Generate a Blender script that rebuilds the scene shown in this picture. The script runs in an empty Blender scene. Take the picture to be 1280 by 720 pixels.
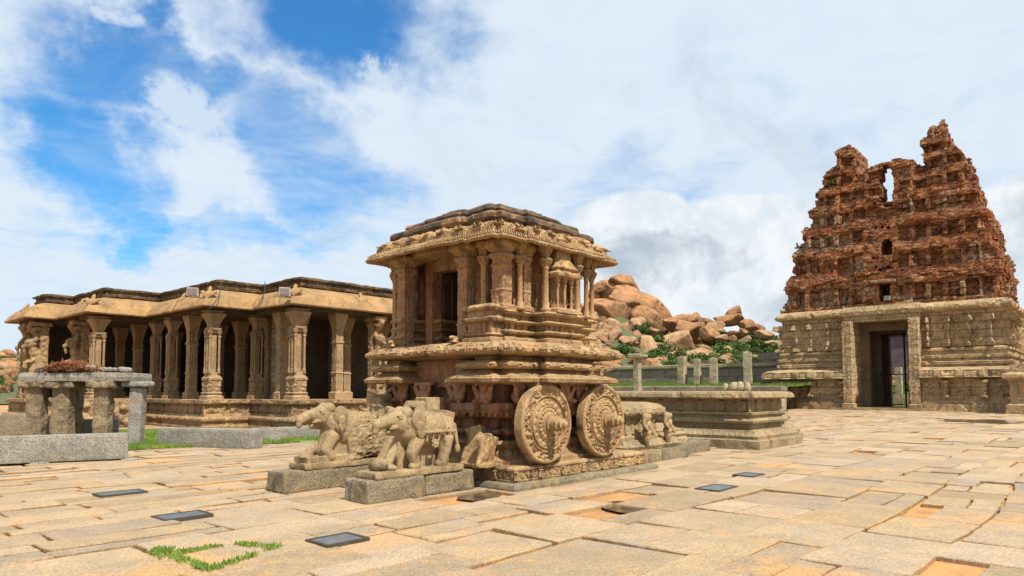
import bpy, bmesh, math, random
import numpy as np
from mathutils import Vector, Matrix, noise as mnoise
random.seed(7); rng = np.random.default_rng(7)
S = bpy.context.scene
R = math.radians
# ------------------------------------------------------------------ camera, world, sun, exposure
F = 850.0; PITCH = 3.4; EYE = 1.6
cd = bpy.data.cameras.new('camera'); cam = bpy.data.objects.new('camera', cd)
S.collection.objects.link(cam); S.camera = cam
cd.sensor_width = 36; cd.lens = 36*F/1280; cd.clip_end = 3000; cd.clip_start = .05
HOR = 488.0
YC = HOR - F*math.tan(R(PITCH))
cd.shift_y = (YC-360)/1280
cam.location = (0, 0, EYE); cam.rotation_euler = (R(90+PITCH), 0, 0)
S.render.resolution_x = 1024; S.render.resolution_y = 576
S.view_settings.view_transform = 'Standard'; S.view_settings.look = 'None'
S.view_settings.exposure = 0.95; S.view_settings.gamma = 1
SUN_H = Vector((0.58, -0.81)); SUN_EL = 55
az = math.atan2(SUN_H.x, SUN_H.y)
sl = bpy.data.lights.new('sun', 'SUN'); sun = bpy.data.objects.new('sun', sl); S.collection.objects.link(sun)
sl.energy = 3.75; sl.angle = R(.6); sl.color = (1, .93, .82)
sd = Vector((SUN_H.x*math.cos(R(SUN_EL)), SUN_H.y*math.cos(R(SUN_EL)), math.sin(R(SUN_EL)))).normalized()
sun.rotation_euler = (-sd).to_track_quat('-Z', 'Y').to_euler()
sun.location = (20, -20, 40)

def raydir(px, py):
    a = (px-640)/F; b = (YC-py)/F; c = math.cos(R(PITCH)); s = math.sin(R(PITCH))
    return Vector((a, c-s*b, s+c*b))
def W(px, py, Y):
    d = raydir(px, py); return Vector((0, 0, EYE)) + d*(Y/d.y)

def build_world():
    w = bpy.data.worlds.new('World'); S.world = w; w.use_nodes = True
    nt = w.node_tree; N = nt.nodes; L = nt.links; N.clear()
    out = N.new('ShaderNodeOutputWorld'); bg = N.new('ShaderNodeBackground')
    sky = N.new('ShaderNodeTexSky'); sky.sky_type = 'NISHITA'; sky.sun_disc = False
    sky.sun_elevation = R(SUN_EL); sky.sun_rotation = az
    sky.air_density = 1.3; sky.dust_density = .4; sky.ozone_density = 3
    tc = N.new('ShaderNodeTexCoord'); D = tc.outputs['Generated']
    def math_(op, a, b=None, c=None, clamp=False):
        n = N.new('ShaderNodeMath'); n.operation = op; n.use_clamp = clamp
        for i, v in enumerate((a, b, c)):
            if v is None: continue
            if isinstance(v, (int, float)): n.inputs[i].default_value = v
            else: L.new(v, n.inputs[i])
        return n.outputs[0]
    def dome(scale_h, off=(0, 0, 0)):
        # cloud-layer coordinates: direction divided by its height, as a flat layer above the place
        sx = N.new('ShaderNodeSeparateXYZ'); L.new(D, sx.inputs[0])
        zz = math_('ADD', math_('MAXIMUM', sx.outputs[2], 0.0), .13)
        cx = N.new('ShaderNodeCombineXYZ')
        L.new(math_('MULTIPLY', math_('DIVIDE', sx.outputs[0], zz), scale_h), cx.inputs[0])
        L.new(math_('MULTIPLY', math_('DIVIDE', sx.outputs[1], zz), scale_h), cx.inputs[1])
        ad = N.new('ShaderNodeVectorMath'); ad.operation = 'ADD'; L.new(cx.outputs[0], ad.inputs[0]); ad.inputs[1].default_value = off
        return ad.outputs[0]
    def noise(vec, sc, det=8, rough=.55, dist=0., lac=2.):
        n = N.new('ShaderNodeTexNoise'); n.inputs['Scale'].default_value = sc; n.inputs['Detail'].default_value = det
        n.inputs['Roughness'].default_value = rough; n.inputs['Distortion'].default_value = dist
        L.new(vec, n.inputs['Vector']); return n.outputs[0]
    def ramp(v, a, b, lo=0, hi=1, smooth=True):
        n = N.new('ShaderNodeMapRange'); n.interpolation_type = 'SMOOTHSTEP' if smooth else 'LINEAR'
        L.new(v, n.inputs[0]); n.inputs[1].default_value = a; n.inputs[2].default_value = b
        n.inputs[3].default_value = lo; n.inputs[4].default_value = hi; return n.outputs[0]
    # warp the direction a little so that masks have cloud-like borders
    wn = N.new('ShaderNodeTexNoise'); wn.inputs['Scale'].default_value = 3.2; wn.inputs['Detail'].default_value = 7; wn.inputs['Roughness'].default_value = .6
    L.new(D, wn.inputs['Vector'])
    sub = N.new('ShaderNodeVectorMath'); sub.operation = 'SUBTRACT'; L.new(wn.outputs[1], sub.inputs[0]); sub.inputs[1].default_value = (.5, .5, .5)
    mul = N.new('ShaderNodeVectorMath'); mul.operation = 'SCALE'; L.new(sub.outputs[0], mul.inputs[0]); mul.inputs['Scale'].default_value = .42
    add = N.new('ShaderNodeVectorMath'); add.operation = 'ADD'; L.new(D, add.inputs[0]); L.new(mul.outputs[0], add.inputs[1])
    WD = add.outputs[0]
    def spot(px, py, rx, ry, ang=0, soft=1.0, warp=True):
        # elliptical patch of sky around a direction (sky is at infinity, so this is a place in the sky)
        d = raydir(px, py).normalized()
        right = Vector((d.y, -d.x, 0)).normalized(); up = right.cross(d).normalized()
        ca, sa = math.cos(R(ang)), math.sin(R(ang))
        e1 = right*ca + up*sa; e2 = up*ca - right*sa
        k = math.hypot(1, math.hypot((px-640)/F, (HOR-py)/F))
        def dot(e, r):
            n = N.new('ShaderNodeVectorMath'); n.operation = 'DOT_PRODUCT'; L.new(WD if warp else D, n.inputs[0]); n.inputs[1].default_value = e*(F*k/r)
            return n.outputs['Value']
        a = dot(e1, rx); b = dot(e2, ry)
        q = math_('SQRT', math_('ADD', math_('MULTIPLY', a, a), math_('MULTIPLY', b, b)))
        return ramp(q, 1+.5*soft, 1-.6*soft)
    def mx(*a):
        v = a[0]
        for b in a[1:]: v = math_('MAXIMUM', v, b)
        return v
    blue = mx(spot(430, 30, 165, 95, -10), math_('MULTIPLY', spot(210, 60, 150, 55, -25), .8), math_('MULTIPLY', spot(130, 130, 75, 130, 20), .82),
              math_('MULTIPLY', spot(370, 190, 130, 60, -35), .62), math_('MULTIPLY', spot(290, 290, 200, 36, 4), .5),
              math_('MULTIPLY', spot(160, 275, 45, 55, 15), .75), math_('MULTIPLY', spot(900, 200, 260, 40, 10), .3),
              math_('MULTIPLY', spot(850, 330, 60, 40, 0), .0), math_('MULTIPLY', spot(960, 330, 60, 60, 0), .25))
    streak = noise(dome(1.0), 1.6, 10, .6, .6)
    wis = noise(dome(1.0, (3, 7, 0)), 4.5, 8, .6, 1.2)
    cov = math_('ADD', math_('SUBTRACT', math_('ADD', 1.02, math_('MULTIPLY', math_('SUBTRACT', streak, .5), 1.1)), blue), math_('MULTIPLY', math_('SUBTRACT', wis, .5), .5))
    cov = ramp(cov, .05, 1.0, 0, 1)
    # small puffs in the blue
    puffn = noise(D, 11, 10, .66, .3)
    puff = mx(math_('MULTIPLY', spot(470, 87, 56, 22, -6, 1., False), 1.0), spot(215, 133, 50, 40, 0, 1., False), spot(268, 170, 76, 40, -8, 1., False), spot(140, 16, 40, 13, 0, 1., False))
    puffm = ramp(math_('MULTIPLY', math_('POWER', puff, .8), ramp(puffn, .36, .66, .12, 1.25)), .12, .95)
    cov = math_('MAXIMUM', cov, math_('MULTIPLY', puffm, .85))
    # cumulus bank low over the hill and at the right
    cn = noise(D, 7.5, 11, .62, .35); cn2 = noise(D, 16, 8, .6, .3)
    bank = mx(spot(850, 340, 175, 88, 0, .5, False), spot(790, 272, 80, 34, 0, .6, False), spot(935, 278, 85, 36, 0, .6, False), spot(1275, 330, 90, 110, 0, .7, False))
    bankm = ramp(math_('ADD', bank, math_('MULTIPLY', math_('SUBTRACT', cn, .5), 1.5)), .3, .72)
    greyn = ramp(math_('ADD', noise(D, 5.5, 9, .6, .5), math_('MULTIPLY', mx(spot(870, 345, 120, 40, 0, .8), spot(1270, 330, 70, 60, 0, .8)), .16)), .50, .72)
    highgrey = math_('MULTIPLY', ramp(noise(D, 2.6, 8, .6, .8), .47, .7), mx(spot(860, 120, 420, 130, -5), spot(480, 283, 45, 14, 0)))
    def mixc(f, a, b):
        n = N.new('ShaderNodeMix'); n.data_type = 'RGBA'
        if isinstance(f, (int, float)): n.inputs[0].default_value = f
        else: L.new(f, n.inputs[0])
        for i, v in ((6, a), (7, b)):
            if isinstance(v, tuple): n.inputs[i].default_value = (*v, 1)
            else: L.new(v, n.inputs[i])
        return n.outputs[2]
    sc = N.new('ShaderNodeMix'); sc.data_type = 'RGBA'; sc.blend_type = 'MULTIPLY'; sc.inputs[0].default_value = 1
    L.new(sky.outputs[0], sc.inputs[6]); sc.inputs[7].default_value = (.064*.36, .064*.93, .064*1.34, 1)
    grey = (.22, .262, .31)
    c = mixc(cov, sc.outputs[2], mixc(math_('MULTIPLY', highgrey, .75), mixc(wis, (.335, .405, .48), (.425, .465, .505)), (.265, .32, .38)))
    c = mixc(bankm, c, mixc(math_('MULTIPLY', greyn, .85), mixc(ramp(cn2, .35, .65), (.37, .415, .455), (.47, .49, .51)), grey))
    L.new(c, bg.inputs[0]); bg.inputs[1].default_value = 1.0
    L.new(bg.outputs[0], out.inputs[0])
build_world()

# ------------------------------------------------------------------ frame of the temple: u = along the carriage away from us, v = across to the left
P0 = Vector((.04, 10.97)); U = Vector((math.sin(R(42)), math.cos(R(42)))); V = Vector((-U.y, U.x)); RZ = R(48)
def UV(u, v, z=0.): p = P0 + U*u + V*v; return Vector((p.x, p.y, z))
def touv(p): q = Vector((p[0], p[1]))-P0; return q.dot(U), q.dot(V)
def on_u(px, py, u):
    """point on the vertical plane u=const seen at a pixel -> (v, z)"""
    d = raydir(px, py); o = Vector((0, 0))-P0
    t = (u-o.dot(U))/Vector((d.x, d.y)).dot(U)
    p = Vector((0, 0, EYE))+d*t
    return touv(p)[1], p.z
def on_v(px, py, v):
    d = raydir(px, py); o = Vector((0, 0))-P0
    t = (v-o.dot(V))/Vector((d.x, d.y)).dot(V)
    p = Vector((0, 0, EYE))+d*t
    return touv(p)[0], p.z
def G(px, py, z=0.):
    d = raydir(px, py); return Vector((0, 0, EYE))+d*((z-EYE)/d.z)

# ------------------------------------------------------------------ numpy noise
_perm = rng.random(4096)
def _h(ix, iy, iz):
    h = (ix*374761393 + iy*668265263 + iz*2147483647*3) & 0xffffffff
    h = ((h ^ (h >> 13))*1274126177) & 0xffffffff
    return _perm[(h ^ (h >> 16)) & 4095]
def vn(x, y, z):
    x, y, z = np.broadcast_arrays(np.asarray(x, float), np.asarray(y, float), np.asarray(z, float))
    ix, iy, iz = np.floor(x).astype(np.int64), np.floor(y).astype(np.int64), np.floor(z).astype(np.int64)
    fx, fy, fz = x-ix, y-iy, z-iz
    fx, fy, fz = (f*f*(3-2*f) for f in (fx, fy, fz))
    r = 0
    for dx in (0, 1):
        for dy in (0, 1):
            for dz in (0, 1):
                r = r + _h(ix+dx, iy+dy, iz+dz)*(fx if dx else 1-fx)*(fy if dy else 1-fy)*(fz if dz else 1-fz)
    return r*2-1
def fbm(x, y, z, o=3):
    r = 0; a = 1; t = 0
    for i in range(o):
        r = r + a*vn(x*2**i+i*17.3, y*2**i+i*5.1, z*2**i+i*9.7); t += a; a *= .5
    return r/t
def sst(x, a, b): t = np.clip((x-a)/(b-a), 0, 1); return t*t*(3-2*t)

# ------------------------------------------------------------------ materials
def new_mat(name):
    m = bpy.data.materials.new(name); m.use_nodes = True
    return m, m.node_tree, m.node_tree.nodes['Principled BSDF']
class NB:
    def __init__(s, nt): s.nt = nt; s.N = nt.nodes; s.L = nt.links
    def lnk(s, v, i):
        if isinstance(v, (int, float)): i.default_value = v
        elif isinstance(v, tuple): i.default_value = (*v, 1) if len(v) == 3 and i.type == 'RGBA' else v
        else: s.L.new(v, i)
    def m(s, op, a, b=None, clamp=False):
        n = s.N.new('ShaderNodeMath'); n.operation = op; n.use_clamp = clamp; s.lnk(a, n.inputs[0])
        if b is not None: s.lnk(b, n.inputs[1])
        return n.outputs[0]
    def coords(s, scale=(1, 1, 1), kind='Object'):
        tc = s.N.new('ShaderNodeTexCoord'); mp = s.N.new('ShaderNodeMapping'); mp.inputs['Scale'].default_value = scale
        s.L.new(tc.outputs[kind], mp.inputs[0]); return mp.outputs[0]
    def noise(s, vec, sc, det=6, rough=.6, dist=0.):
        n = s.N.new('ShaderNodeTexNoise'); s.L.new(vec, n.inputs['Vector']); n.inputs['Scale'].default_value = sc
        n.inputs['Detail'].default_value = det; n.inputs['Roughness'].default_value = rough; n.inputs['Distortion'].default_value = dist
        return n.outputs[0]
    def ramp(s, v, a, b, lo=0., hi=1.):
        n = s.N.new('ShaderNodeMapRange'); n.interpolation_type = 'SMOOTHSTEP'; s.L.new(v, n.inputs[0])
        for i, q in enumerate((a, b, lo, hi)): n.inputs[i+1].default_value = q
        return n.outputs[0]
    def mix(s, f, a, b, mode='MIX'):
        n = s.N.new('ShaderNodeMix'); n.data_type = 'RGBA'; n.blend_type = mode
        s.lnk(f, n.inputs[0]); s.lnk(a, n.inputs[6]); s.lnk(b, n.inputs[7]); return n.outputs[2]
    def bump(s, h, strength, dist, normal=None):
        n = s.N.new('ShaderNodeBump'); s.L.new(h, n.inputs['Height']); n.inputs['Strength'].default_value = strength; n.inputs['Distance'].default_value = dist
        if normal is not None: s.L.new(normal, n.inputs['Normal'])
        return n.outputs[0]

def stone(name, c1, c2, dark=(.06, .05, .04), red=None, sc=1.0, dark_amt=.5, dark_lvl=.58, red_amt=.6, grain=.35, bump=.5, bd=.02,
          carve=0., carve_sc=14, blocks=None, attr=False, rough=.88, streak=.35, gs=55, pit=.5):
    m, nt, b = new_mat(name); n = NB(nt)
    co = n.coords(); st = n.coords((1, 1, streak))
    f = n.ramp(n.noise(co, 1.3*sc, 7, .62), .35, .65)
    col = n.mix(f, c1, c2)
    if red:
        r = n.ramp(n.noise(st, 1.9*sc, 6, .6, .4), .52, .66, 0, red_amt); col = n.mix(r, col, red)
    pale = n.ramp(n.noise(co, 5*sc, 5, .7), .5, .75, 0, .35); col = n.mix(pale, col, tuple(min(1, x*1.35) for x in c1))
    d = n.ramp(n.noise(st, 2.6*sc, 8, .68, .3), dark_lvl, dark_lvl+.16, 0, dark_amt); col = n.mix(d, col, dark)
    sp = n.noise(co, gs, 3, .75)
    pt = n.ramp(n.noise(co, gs*.33, 5, .72), .52, .64, 0, pit); col = n.mix(pt, col, tuple(x*.38 for x in c2))
    g = n.ramp(sp, .3, .7, 1-grain, 1+grain*.6)
    gg = n.N.new('ShaderNodeCombineColor'); [nt.links.new(g, gg.inputs[i]) for i in range(3)]
    col = n.mix(1., col, gg.outputs[0], 'MULTIPLY')
    h = n.m('ADD', n.noise(co, gs*.16, 8, .68), n.m('MULTIPLY', n.noise(co, gs*.7, 4, .65), .5))
    if attr:
        a = n.N.new('ShaderNodeAttribute'); a.attribute_name = 'col'; col = n.mix(1., col, a.outputs[0], 'MULTIPLY')
    if blocks:
        br = n.N.new('ShaderNodeTexBrick')
        tc = n.N.new('ShaderNodeTexCoord'); sx = n.N.new('ShaderNodeSeparateXYZ'); nt.links.new(tc.outputs['Object'], sx.inputs[0])
        cx = n.N.new('ShaderNodeCombineXYZ'); nt.links.new(n.m('ADD', sx.outputs[0], sx.outputs[1]), cx.inputs[0]); nt.links.new(sx.outputs[2], cx.inputs[1])
        nt.links.new(cx.outputs[0], br.inputs['Vector']); br.inputs['Scale'].default_value = 1.
        br.inputs['Brick Width'].default_value = blocks[0]; br.inputs['Row Height'].default_value = blocks[1]; br.inputs['Mortar Size'].default_value = blocks[2]
        br.inputs['Mortar Smooth'].default_value = .4
        br.inputs['Color1'].default_value = (1.12, 1.1, 1.05, 1); br.inputs['Color2'].default_value = (.72, .72, .74, 1); br.inputs['Mortar'].default_value = (.25, .2, .16, 1)
        col = n.mix(.7, col, br.outputs[0], 'MULTIPLY')
        h = n.m('SUBTRACT', h, n.m('MULTIPLY', br.outputs['Fac'], .9))
    nt.links.new(col, b.inputs['Base Color']); b.inputs['Roughness'].default_value = rough
    b.inputs['Specular IOR Level'].default_value = .25
    nb = n.bump(h, bump, bd)
    if carve:
        vo = n.N.new('ShaderNodeTexVoronoi'); vo.feature = 'SMOOTH_F1'; vo.inputs['Scale'].default_value = carve_sc
        w = n.noise(co, carve_sc*.6, 3, .6); ad = n.N.new('ShaderNodeVectorMath'); ad.operation = 'ADD'
        nt.links.new(co, ad.inputs[0]); wc = n.N.new('ShaderNodeCombineXYZ'); [nt.links.new(n.m('MULTIPLY', w, 1.6/carve_sc), wc.inputs[i]) for i in range(3)]
        nt.links.new(wc.outputs[0], ad.inputs[1]); nt.links.new(ad.outputs[0], vo.inputs['Vector'])
        nb = n.bump(n.m('MULTIPLY', vo.outputs[0], -1.), carve, .5/carve_sc*1.6, nb)
    nt.links.new(nb, b.inputs['Normal'])
    return m
M = {}
TAN = (.41, .275, .135); TAN2 = (.28, .18, .088)
M['chariot'] = stone('carved_sandstone', TAN, TAN2, red=(.36, .15, .06), red_amt=.45, dark_amt=.82, dark_lvl=.515, sc=1.6, bump=.8, bd=.025, pit=.65)
M['chariot_carved'] = stone('relief_sandstone', TAN, TAN2, red=(.38, .17, .07), red_amt=.4, dark_amt=.55, dark_lvl=.56, sc=1.5, bump=.6, carve=.7, carve_sc=20)
M['chariot_wall'] = stone('reddened_wall_stone', (.36, .225, .115), (.27, .15, .08), red=(.40, .13, .055), red_amt=.8, dark_amt=.7, dark_lvl=.52, sc=1.3, bump=.6, pit=.65, carve=.5, carve_sc=17, streak=.2)
M['waist'] = stone('red_stained_stone', (.36, .2, .11), (.27, .15, .085), red=(.36, .09, .045), red_amt=.9, dark=(.035, .03, .03), dark_amt=.85, dark_lvl=.5, sc=1.6, bump=.7, streak=.15)
M['roof_dark'] = stone('blackened_roof_stone', (.13, .088, .052), (.07, .05, .034), red=(.36, .19, .09), red_amt=.9, dark=(.02, .018, .015), dark_amt=.8, dark_lvl=.5, sc=1.3, bump=.8, streak=1)
M['statue'] = stone('statue_sandstone', (.35, .25, .135), (.25, .18, .095), dark=(.08, .065, .048), dark_amt=.75, dark_lvl=.52, sc=2.2, bump=.5, bd=.012, streak=.7, pit=.4)
M['granite'] = stone('grey_granite', (.31, .285, .24), (.22, .205, .17), red=(.38, .27, .13), red_amt=.35, dark=(.12, .11, .09), dark_amt=.5, grain=.6, sc=2.0, bump=.9, bd=.03, streak=1)
M['granite_warm'] = stone('stained_granite', (.25, .205, .13), (.17, .14, .09), red=(.40, .25, .1), red_amt=.5, dark=(.06, .06, .05), dark_amt=.6, grain=.55, sc=2.0, bump=.9, bd=.03, streak=1)
M['hall'] = stone('hall_stone', (.36, .24, .12), (.25, .16, .085), red=(.40, .2, .08), red_amt=.4, dark_amt=.6, dark_lvl=.55, sc=.6, bump=.9, bd=.06, carve=.7, carve_sc=6, gs=20)
M['hall_pillar'] = stone('hall_pillar_stone', (.37, .25, .13), (.27, .175, .095), red=(.38, .2, .08), red_amt=.4, dark_amt=.7, dark_lvl=.53, sc=.9, bump=.7, bd=.04, gs=26, pit=.45)
M['hall_eave'] = stone('ochre_eave_stone', (.35, .215, .095), (.25, .155, .072), red=(.42, .23, .075), red_amt=.5, dark=(.10, .065, .04), dark_amt=.75, dark_lvl=.52, sc=.8, bump=.8, bd=.06, streak=.35, gs=30, pit=.22, grain=.14)
M['hall_roof'] = stone('mossy_parapet_stone', (.19, .13, .07), (.11, .08, .05), red=(.28, .17, .08), red_amt=.7, dark=(.03, .028, .022), dark_amt=.7, dark_lvl=.5, sc=.9, bump=1, bd=.1, carve=.5, carve_sc=4, streak=1, gs=16, pit=.7)
M['inner'] = stone('shade_dark_inner_stone', (.10, .07, .045), (.07, .05, .035), sc=.6, gs=20)  # soot tone deepened: the shade of unlit interiors is in the colour
M['passage'] = stone('shaded_passage_stone', (.20, .14, .085), (.14, .10, .06), sc=.5, gs=11, bump=1, bd=.1)  # passage shade painted in as a darker stone colour
M['post_dark'] = stone('brown_shelter_stone', (.26, .20, .12), (.17, .13, .08), dark=(.05, .04, .03), dark_amt=.7, dark_lvl=.52, sc=1.5, bump=1, bd=.05, gs=30)
M['brickpier'] = stone('grey_block_masonry', (.30, .245, .16), (.22, .18, .12), sc=1, bump=.8, blocks=(.42, .24, .02))
M['gate'] = stone('gate_granite', (.45, .32, .175), (.34, .24, .13), red=(.42, .25, .1), red_amt=.4, dark=(.11, .085, .06), dark_amt=.6, dark_lvl=.55, sc=.45, bump=1, bd=.1, blocks=(1.5, .62, .02), gs=11, pit=.6)
M['gate_frieze'] = stone('gate_frieze_stone', (.42, .29, .15), (.31, .215, .115), red=(.50, .24, .07), red_amt=.7, dark=(.1, .08, .05), dark_amt=.6, dark_lvl=.55, sc=.5, bump=1, bd=.1, gs=11, pit=.6)
M['wall'] = stone('compound_wall_stone', (.27, .23, .16), (.19, .165, .12), dark=(.045, .04, .03), dark_amt=.6, sc=.35, bump=.8, bd=.08, blocks=(1.8, .75, .03), gs=9)
M['post'] = stone('weathered_post_stone', (.38, .31, .19), (.26, .22, .14), dark=(.09, .08, .06), dark_amt=.6, sc=.8, bump=1, bd=.08, gs=14)
M['platform'] = stone('platform_stone', (.33, .245, .135), (.23, .175, .10), red=(.38, .23, .09), red_amt=.4, dark=(.085, .07, .05), dark_amt=.6, dark_lvl=.53, sc=.8, bump=.9, bd=.04, carve=.3, carve_sc=9, gs=30)
M['boulder'] = stone('orange_boulder_rock', (.36, .185, .08), (.22, .115, .055), red=(.42, .25, .12), red_amt=.6, dark=(.07, .045, .03), dark_amt=.8, dark_lvl=.5, grain=.2, sc=.8, bump=1, bd=.25, streak=.4, gs=12, pit=.4)
M['boulder2'] = stone('pale_boulder_rock', (.40, .25, .135), (.28, .17, .09), red=(.48, .24, .11), red_amt=.5, dark=(.09, .065, .045), dark_amt=.75, dark_lvl=.51, grain=.2, sc=.9, bump=1, bd=.25, streak=.4, gs=12, pit=.4)
def simple(name, c, rough=.6, metal=0., spec=.4):
    m, nt, b = new_mat(name); n = NB(nt); co = n.coords()
    col = n.mix(n.ramp(n.noise(co, 12, 5), .3, .7), c, tuple(x*.7 for x in c))
    nt.links.new(col, b.inputs['Base Color']); b.inputs['Roughness'].default_value = rough; b.inputs['Metallic'].default_value = metal
    b.inputs['Specular IOR Level'].default_value = spec
    return m
M['iron'] = simple('black_iron', (.02, .02, .022), .5, .6)
M['frame_metal'] = simple('dull_frame_metal', (.10, .085, .06), .5, .5)
M['lampglass'] = simple('dark_floor_glass', (.12, .13, .135), .35, 0, .6)
M['lampbody'] = simple('grey_lamp_housing', (.45, .40, .36), .5, .2)
M['lampface'] = simple('dull_lamp_lens', (.22, .16, .15), .2, 0)
M['skin'] = simple('brown_skin', (.22, .12, .07), .6); M['hair'] = simple('black_hair', (.012, .01, .01), .5)
M['red_cloth'] = simple('red_cloth', (.42, .07, .04), .8); M['dark_cloth'] = simple('dark_cloth', (.02, .02, .04), .8); M['orange_cloth'] = simple('orange_cloth', (.5, .2, .05), .8)
M['twig'] = simple('dry_red_brush', (.30, .12, .05), .9)
M['cable'] = simple('black_cable', (.03, .025, .02), .7)
M['paint_wall'] = stone('mauve_wall', (.16, .12, .13), (.13, .10, .11), sc=.3, blocks=(3, 1.2, .03))
def leafmat(name, c1, c2):
    m, nt, b = new_mat(name); n = NB(nt); co = n.coords()
    oi = n.N.new('ShaderNodeObjectInfo')
    col = n.mix(n.ramp(n.noise(co, 1.1, 4), .35, .65), c1, c2)
    hs = n.N.new('ShaderNodeHueSaturation'); nt.links.new(col, hs.inputs['Color'])
    nt.links.new(n.m('ADD', n.m('MULTIPLY', oi.outputs['Random'], .5), .75), hs.inputs['Value'])
    nt.links.new(hs.outputs[0], b.inputs['Base Color']); b.inputs['Roughness'].default_value = .7; b.inputs['Specular IOR Level'].default_value = .2
    return m
M['bush'] = leafmat('bush_leaves', (.055, .10, .022), (.09, .14, .03)); M['grass'] = leafmat('grass_blades', (.09, .17, .025), (.17, .22, .04))
M['plant'] = leafmat('bright_leaves', (.14, .24, .03), (.2, .3, .04)); M['wood'] = simple('twig_bark', (.12, .08, .05), .9)

# paving / soil
def paving_mat():
    m, nt, b = new_mat('worn_granite_paving'); n = NB(nt); co = n.coords()
    a = n.N.new('ShaderNodeAttribute'); a.attribute_name = 'col'
    base = n.mix(n.ramp(n.noise(co, 1.7, 7, .65), .32, .68), (.40, .305, .205), (.31, .25, .18))
    col = n.mix(1., base, a.outputs[0], 'MULTIPLY')
    sand = n.ramp(n.noise(co, .55, 9, .68, .5), .52, .64, 0, .7)
    sand2 = n.ramp(n.noise(co, 2.4, 6, .65), .56, .66, 0, .55)
    col = n.mix(n.m('MAXIMUM', sand, sand2), col, (.50, .285, .105))
    grey = n.ramp(n.noise(co, .8, 6, .6, .2), .56, .68, 0, .5); col = n.mix(grey, col, (.30, .27, .225))
    sp = n.ramp(n.noise(co, 38, 5, .8), .36, .64, .66, 1.18)
    gg = n.N.new('ShaderNodeCombineColor'); [nt.links.new(sp, gg.inputs[i]) for i in range(3)]
    col = n.mix(1., col, gg.outputs[0], 'MULTIPLY')
    cr = n.ramp(n.noise(co, 5, 8, .78, .6), .60, .66, 0, .55); col = n.mix(cr, col, (.17, .115, .065)); st_ = n.ramp(n.noise(co, 1.1, 9, .72, .8), .57, .66, 0, .5); col = n.mix(st_, col, (.20, .16, .115))
    nt.links.new(col, b.inputs['Base Color']); b.inputs['Roughness'].default_value = .8; b.inputs['Specular IOR Level'].default_value = .3
    h = n.m('ADD', n.noise(co, 7, 8, .65), n.m('MULTIPLY', n.noise(co, 38, 5, .7), .5))
    nt.links.new(n.bump(h, .75, .03), b.inputs['Normal']); return m
M['paving'] = paving_mat()
def soil_mat():
    m, nt, b = new_mat('orange_soil'); n = NB(nt); co = n.coords()
    col = n.mix(n.ramp(n.noise(co, 1.1, 8, .65), .35, .65), (.48, .25, .085), (.30, .155, .06))
    far = n.ramp(n.noise(co, .03, 6, .6), .42, .6, 0, .85)
    tc = n.N.new('ShaderNodeTexCoord'); sx = n.N.new('ShaderNodeSeparateXYZ'); nt.links.new(tc.outputs['Object'], sx.inputs[0])
    out = n.ramp(sx.outputs[1], 66, 75, 0, 1); col = n.mix(n.m('MULTIPLY', out, far), col, (.1, .14, .04))
    nt.links.new(col, b.inputs['Base Color']); b.inputs['Roughness'].default_value = .95
    nt.links.new(n.bump(n.noise(co, 12, 8, .7), .8, .03), b.inputs['Normal']); return m
M['soil'] = soil_mat()
def turf_mat(name='turf', c1=(.12, .2, .035), c2=(.22, .23, .07), c3=(.33, .23, .1)):
    m, nt, b = new_mat(name); n = NB(nt); co = n.coords()
    col = n.mix(n.ramp(n.noise(co, .5, 7, .65), .35, .65), c1, c2); col = n.mix(n.ramp(n.noise(co, 1.3, 7, .7), .56, .66, 0, .8), col, c3)
    nt.links.new(col, b.inputs['Base Color']); b.inputs['Roughness'].default_value = .95
    nt.links.new(n.bump(n.noise(co, 20, 6, .7), 1., .05), b.inputs['Normal']); return m
M['turf'] = turf_mat()
M['hillside'] = turf_mat('hillside_scrub', (.05, .075, .022), (.09, .09, .035), (.24, .15, .085))
def water_mat():
    m, nt, b = new_mat('shallow_puddle'); n = NB(nt); co = n.coords()
    col = n.mix(n.ramp(n.noise(co, 4, 6), .4, .6), (.07, .05, .035), (.13, .085, .045))
    nt.links.new(col, b.inputs['Base Color']); b.inputs['Roughness'].default_value = .08; b.inputs['Specular IOR Level'].default_value = .5
    return m
M['water'] = water_mat()
def brick_mat():
    m, nt, b = new_mat('ruined_brick'); n = NB(nt); co = n.coords(); hz = n.coords((.35, .35, 2.2))
    a = n.N.new('ShaderNodeAttribute'); a.attribute_name = 'col'
    col = n.mix(n.ramp(n.noise(co, .9, 8, .7), .35, .65), (.34, .13, .05), (.18, .072, .036))
    col = n.mix(n.ramp(n.noise(hz, 1.6, 7, .7), .48, .60, 0, .8), col, (.46, .27, .14))
    col = n.mix(n.ramp(n.noise(co, 1.5, 8, .72, .3), .50, .62, 0, .85), col, (.045, .026, .018))
    col = n.mix(a.outputs['Fac'], col, n.mix(n.ramp(n.noise(co, 3, 6, .7), .4, .6), (.44, .32, .2), (.22, .13, .075)))
    nt.links.new(col, b.inputs['Base Color']); b.inputs['Roughness'].default_value = .95; b.inputs['Specular IOR Level'].default_value = .15
    h = n.m('ADD', n.noise(co, 5, 8, .7), n.noise(n.coords((1, 1, 5)), 3, 4, .6))
    nt.links.new(n.bump(h, 1., .12), b.inputs['Normal']); return m
M['brick'] = brick_mat()

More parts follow.
